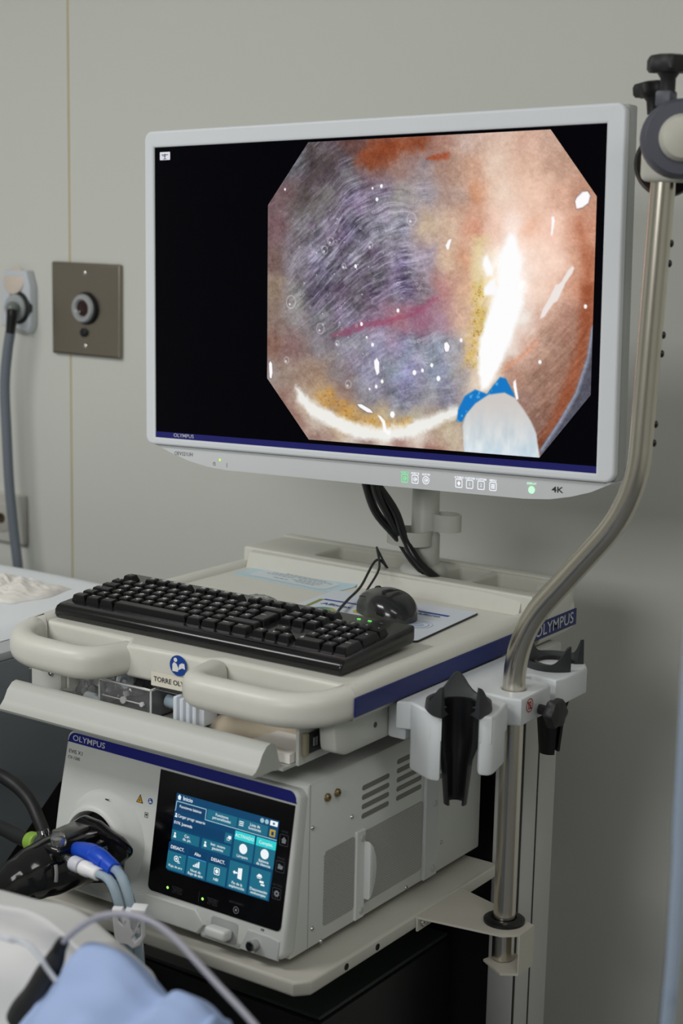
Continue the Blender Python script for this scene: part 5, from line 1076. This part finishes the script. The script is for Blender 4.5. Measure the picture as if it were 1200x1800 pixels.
BC_ = [(0.262, 0.42), (0.268, 0.66), (0.293, 0.833), (0.31, 0.861), (0.327, 0.883), (0.338, 0.9), (0.349, 0.907), (0.365, 0.909), (0.383, 0.906), (0.401, 0.896), (0.416, 0.886), (0.427, 0.883), (0.435, 0.89), (0.444, 0.893), (0.46, 0.891), (0.474, 0.883), (0.483, 0.876), (0.5, 0.8), (0.515, 0.6), (0.52, 0.35)]
solo('white_drape', drape(WC, -.42, .26, .12, 5, .009, ((.015, -.006), (.045, -.025), (.10, -.07), (.26, -.16), (.58, -.30), (.92, -.55), (1., None))), mat('drape_white', S(208, 208, 208), .85, noise=.03, nscale=10, bump=.15, bscale=100), 'rumpled white drape in the blurred lower left foreground', 'drape', None, 60)
solo('blue_drape', drape(BC_, -.48, .16, .045, 8, .018), mat('drape_blue', S(158, 178, 218), .85, noise=.05, nscale=10, bump=.15, bscale=100), 'pale blue drape bunched in the blurred foreground beside the white one', 'drape', None, 60)
t = thing('scope_grip', 'black scope grip lying against the white drape in the foreground', 'grip', (0.273, -0.487, 0.818))
part('body', MB().tube([(0.32, -0.487, 0.895), (0.314, -0.487, 0.882), (0.305, -0.487, 0.867), (0.294, -0.487, 0.848), (0.28, -0.487, 0.829), (0.273, -0.487, 0.818)], [.006, .0085, .0105, .0115, .0125, .0120], 18, 5), RUBBER, t, ang=60)
part('tip', MB().tube([(0.317, -0.487, 0.888), (0.321, -0.487, 0.897), (0.325, -0.487, 0.903)], [.0068, .0060, .0050], 14, 3), BLACKP, t)
CG = mat('cord_grey', S(160, 160, 172), .4)
part('cord', MB().tube([(0.323, -0.487, 0.899), (0.329, -0.487, 0.907), (0.343, -0.487, 0.92), (0.362, -0.487, 0.934), (0.383, -0.487, 0.943), (0.404, -0.487, 0.947), (0.425, -0.487, 0.946), (0.445, -0.487, 0.939), (0.465, -0.487, 0.927), (0.488, -0.487, 0.913), (0.507, -0.487, 0.902), (0.524, -0.487, 0.891), (0.54, -0.487, 0.878), (0.5700000000000001, -0.48, 0.828), (0.5900000000000001, -0.48, 0.718), (0.5950000000000001, -0.48, 0.4), (0.5950000000000001, -0.48, 0.004)], .0026, 12, 6), CG, t, 'thin grey cord looping to the right')
solo('thin_tube', MB().tube([(-0.2, -0.5, 0.87), (0.234, -0.497, 0.891), (0.275, -0.497, 0.895), (0.295, -0.497, 0.895), (0.309, -0.497, 0.887), (0.317, -0.497, 0.88), (0.327, -0.497, 0.872)], .0024, 10, 6), film('thin_clear', S(214, 218, 226), .6, .3, .06), 'thin clear tube crossing the white drape from the left edge', 'tube')
solo('hanging_tube', MB().tube([(0.774, -0.3, 2.71), (0.772, -0.3, 2.0), (0.772, -0.3, 1.5), (0.7725, -0.3, 1.2), (0.773, -0.3, 1.062), (0.774, -0.3, 1.031), (0.774, -0.3, 0.995), (0.774, -0.3, 0.95), (0.773, -0.3, 0.913), (0.772, -0.3, 0.884), (0.76, -0.3, 0.5), (0.75, -0.3, 0.01)], .0062, 14, 5), film('pale_blue_tube', S(168, 184, 206), .6, .2, .1), 'pale blue tube hanging at the lower right edge in front of the wall', 'tube')
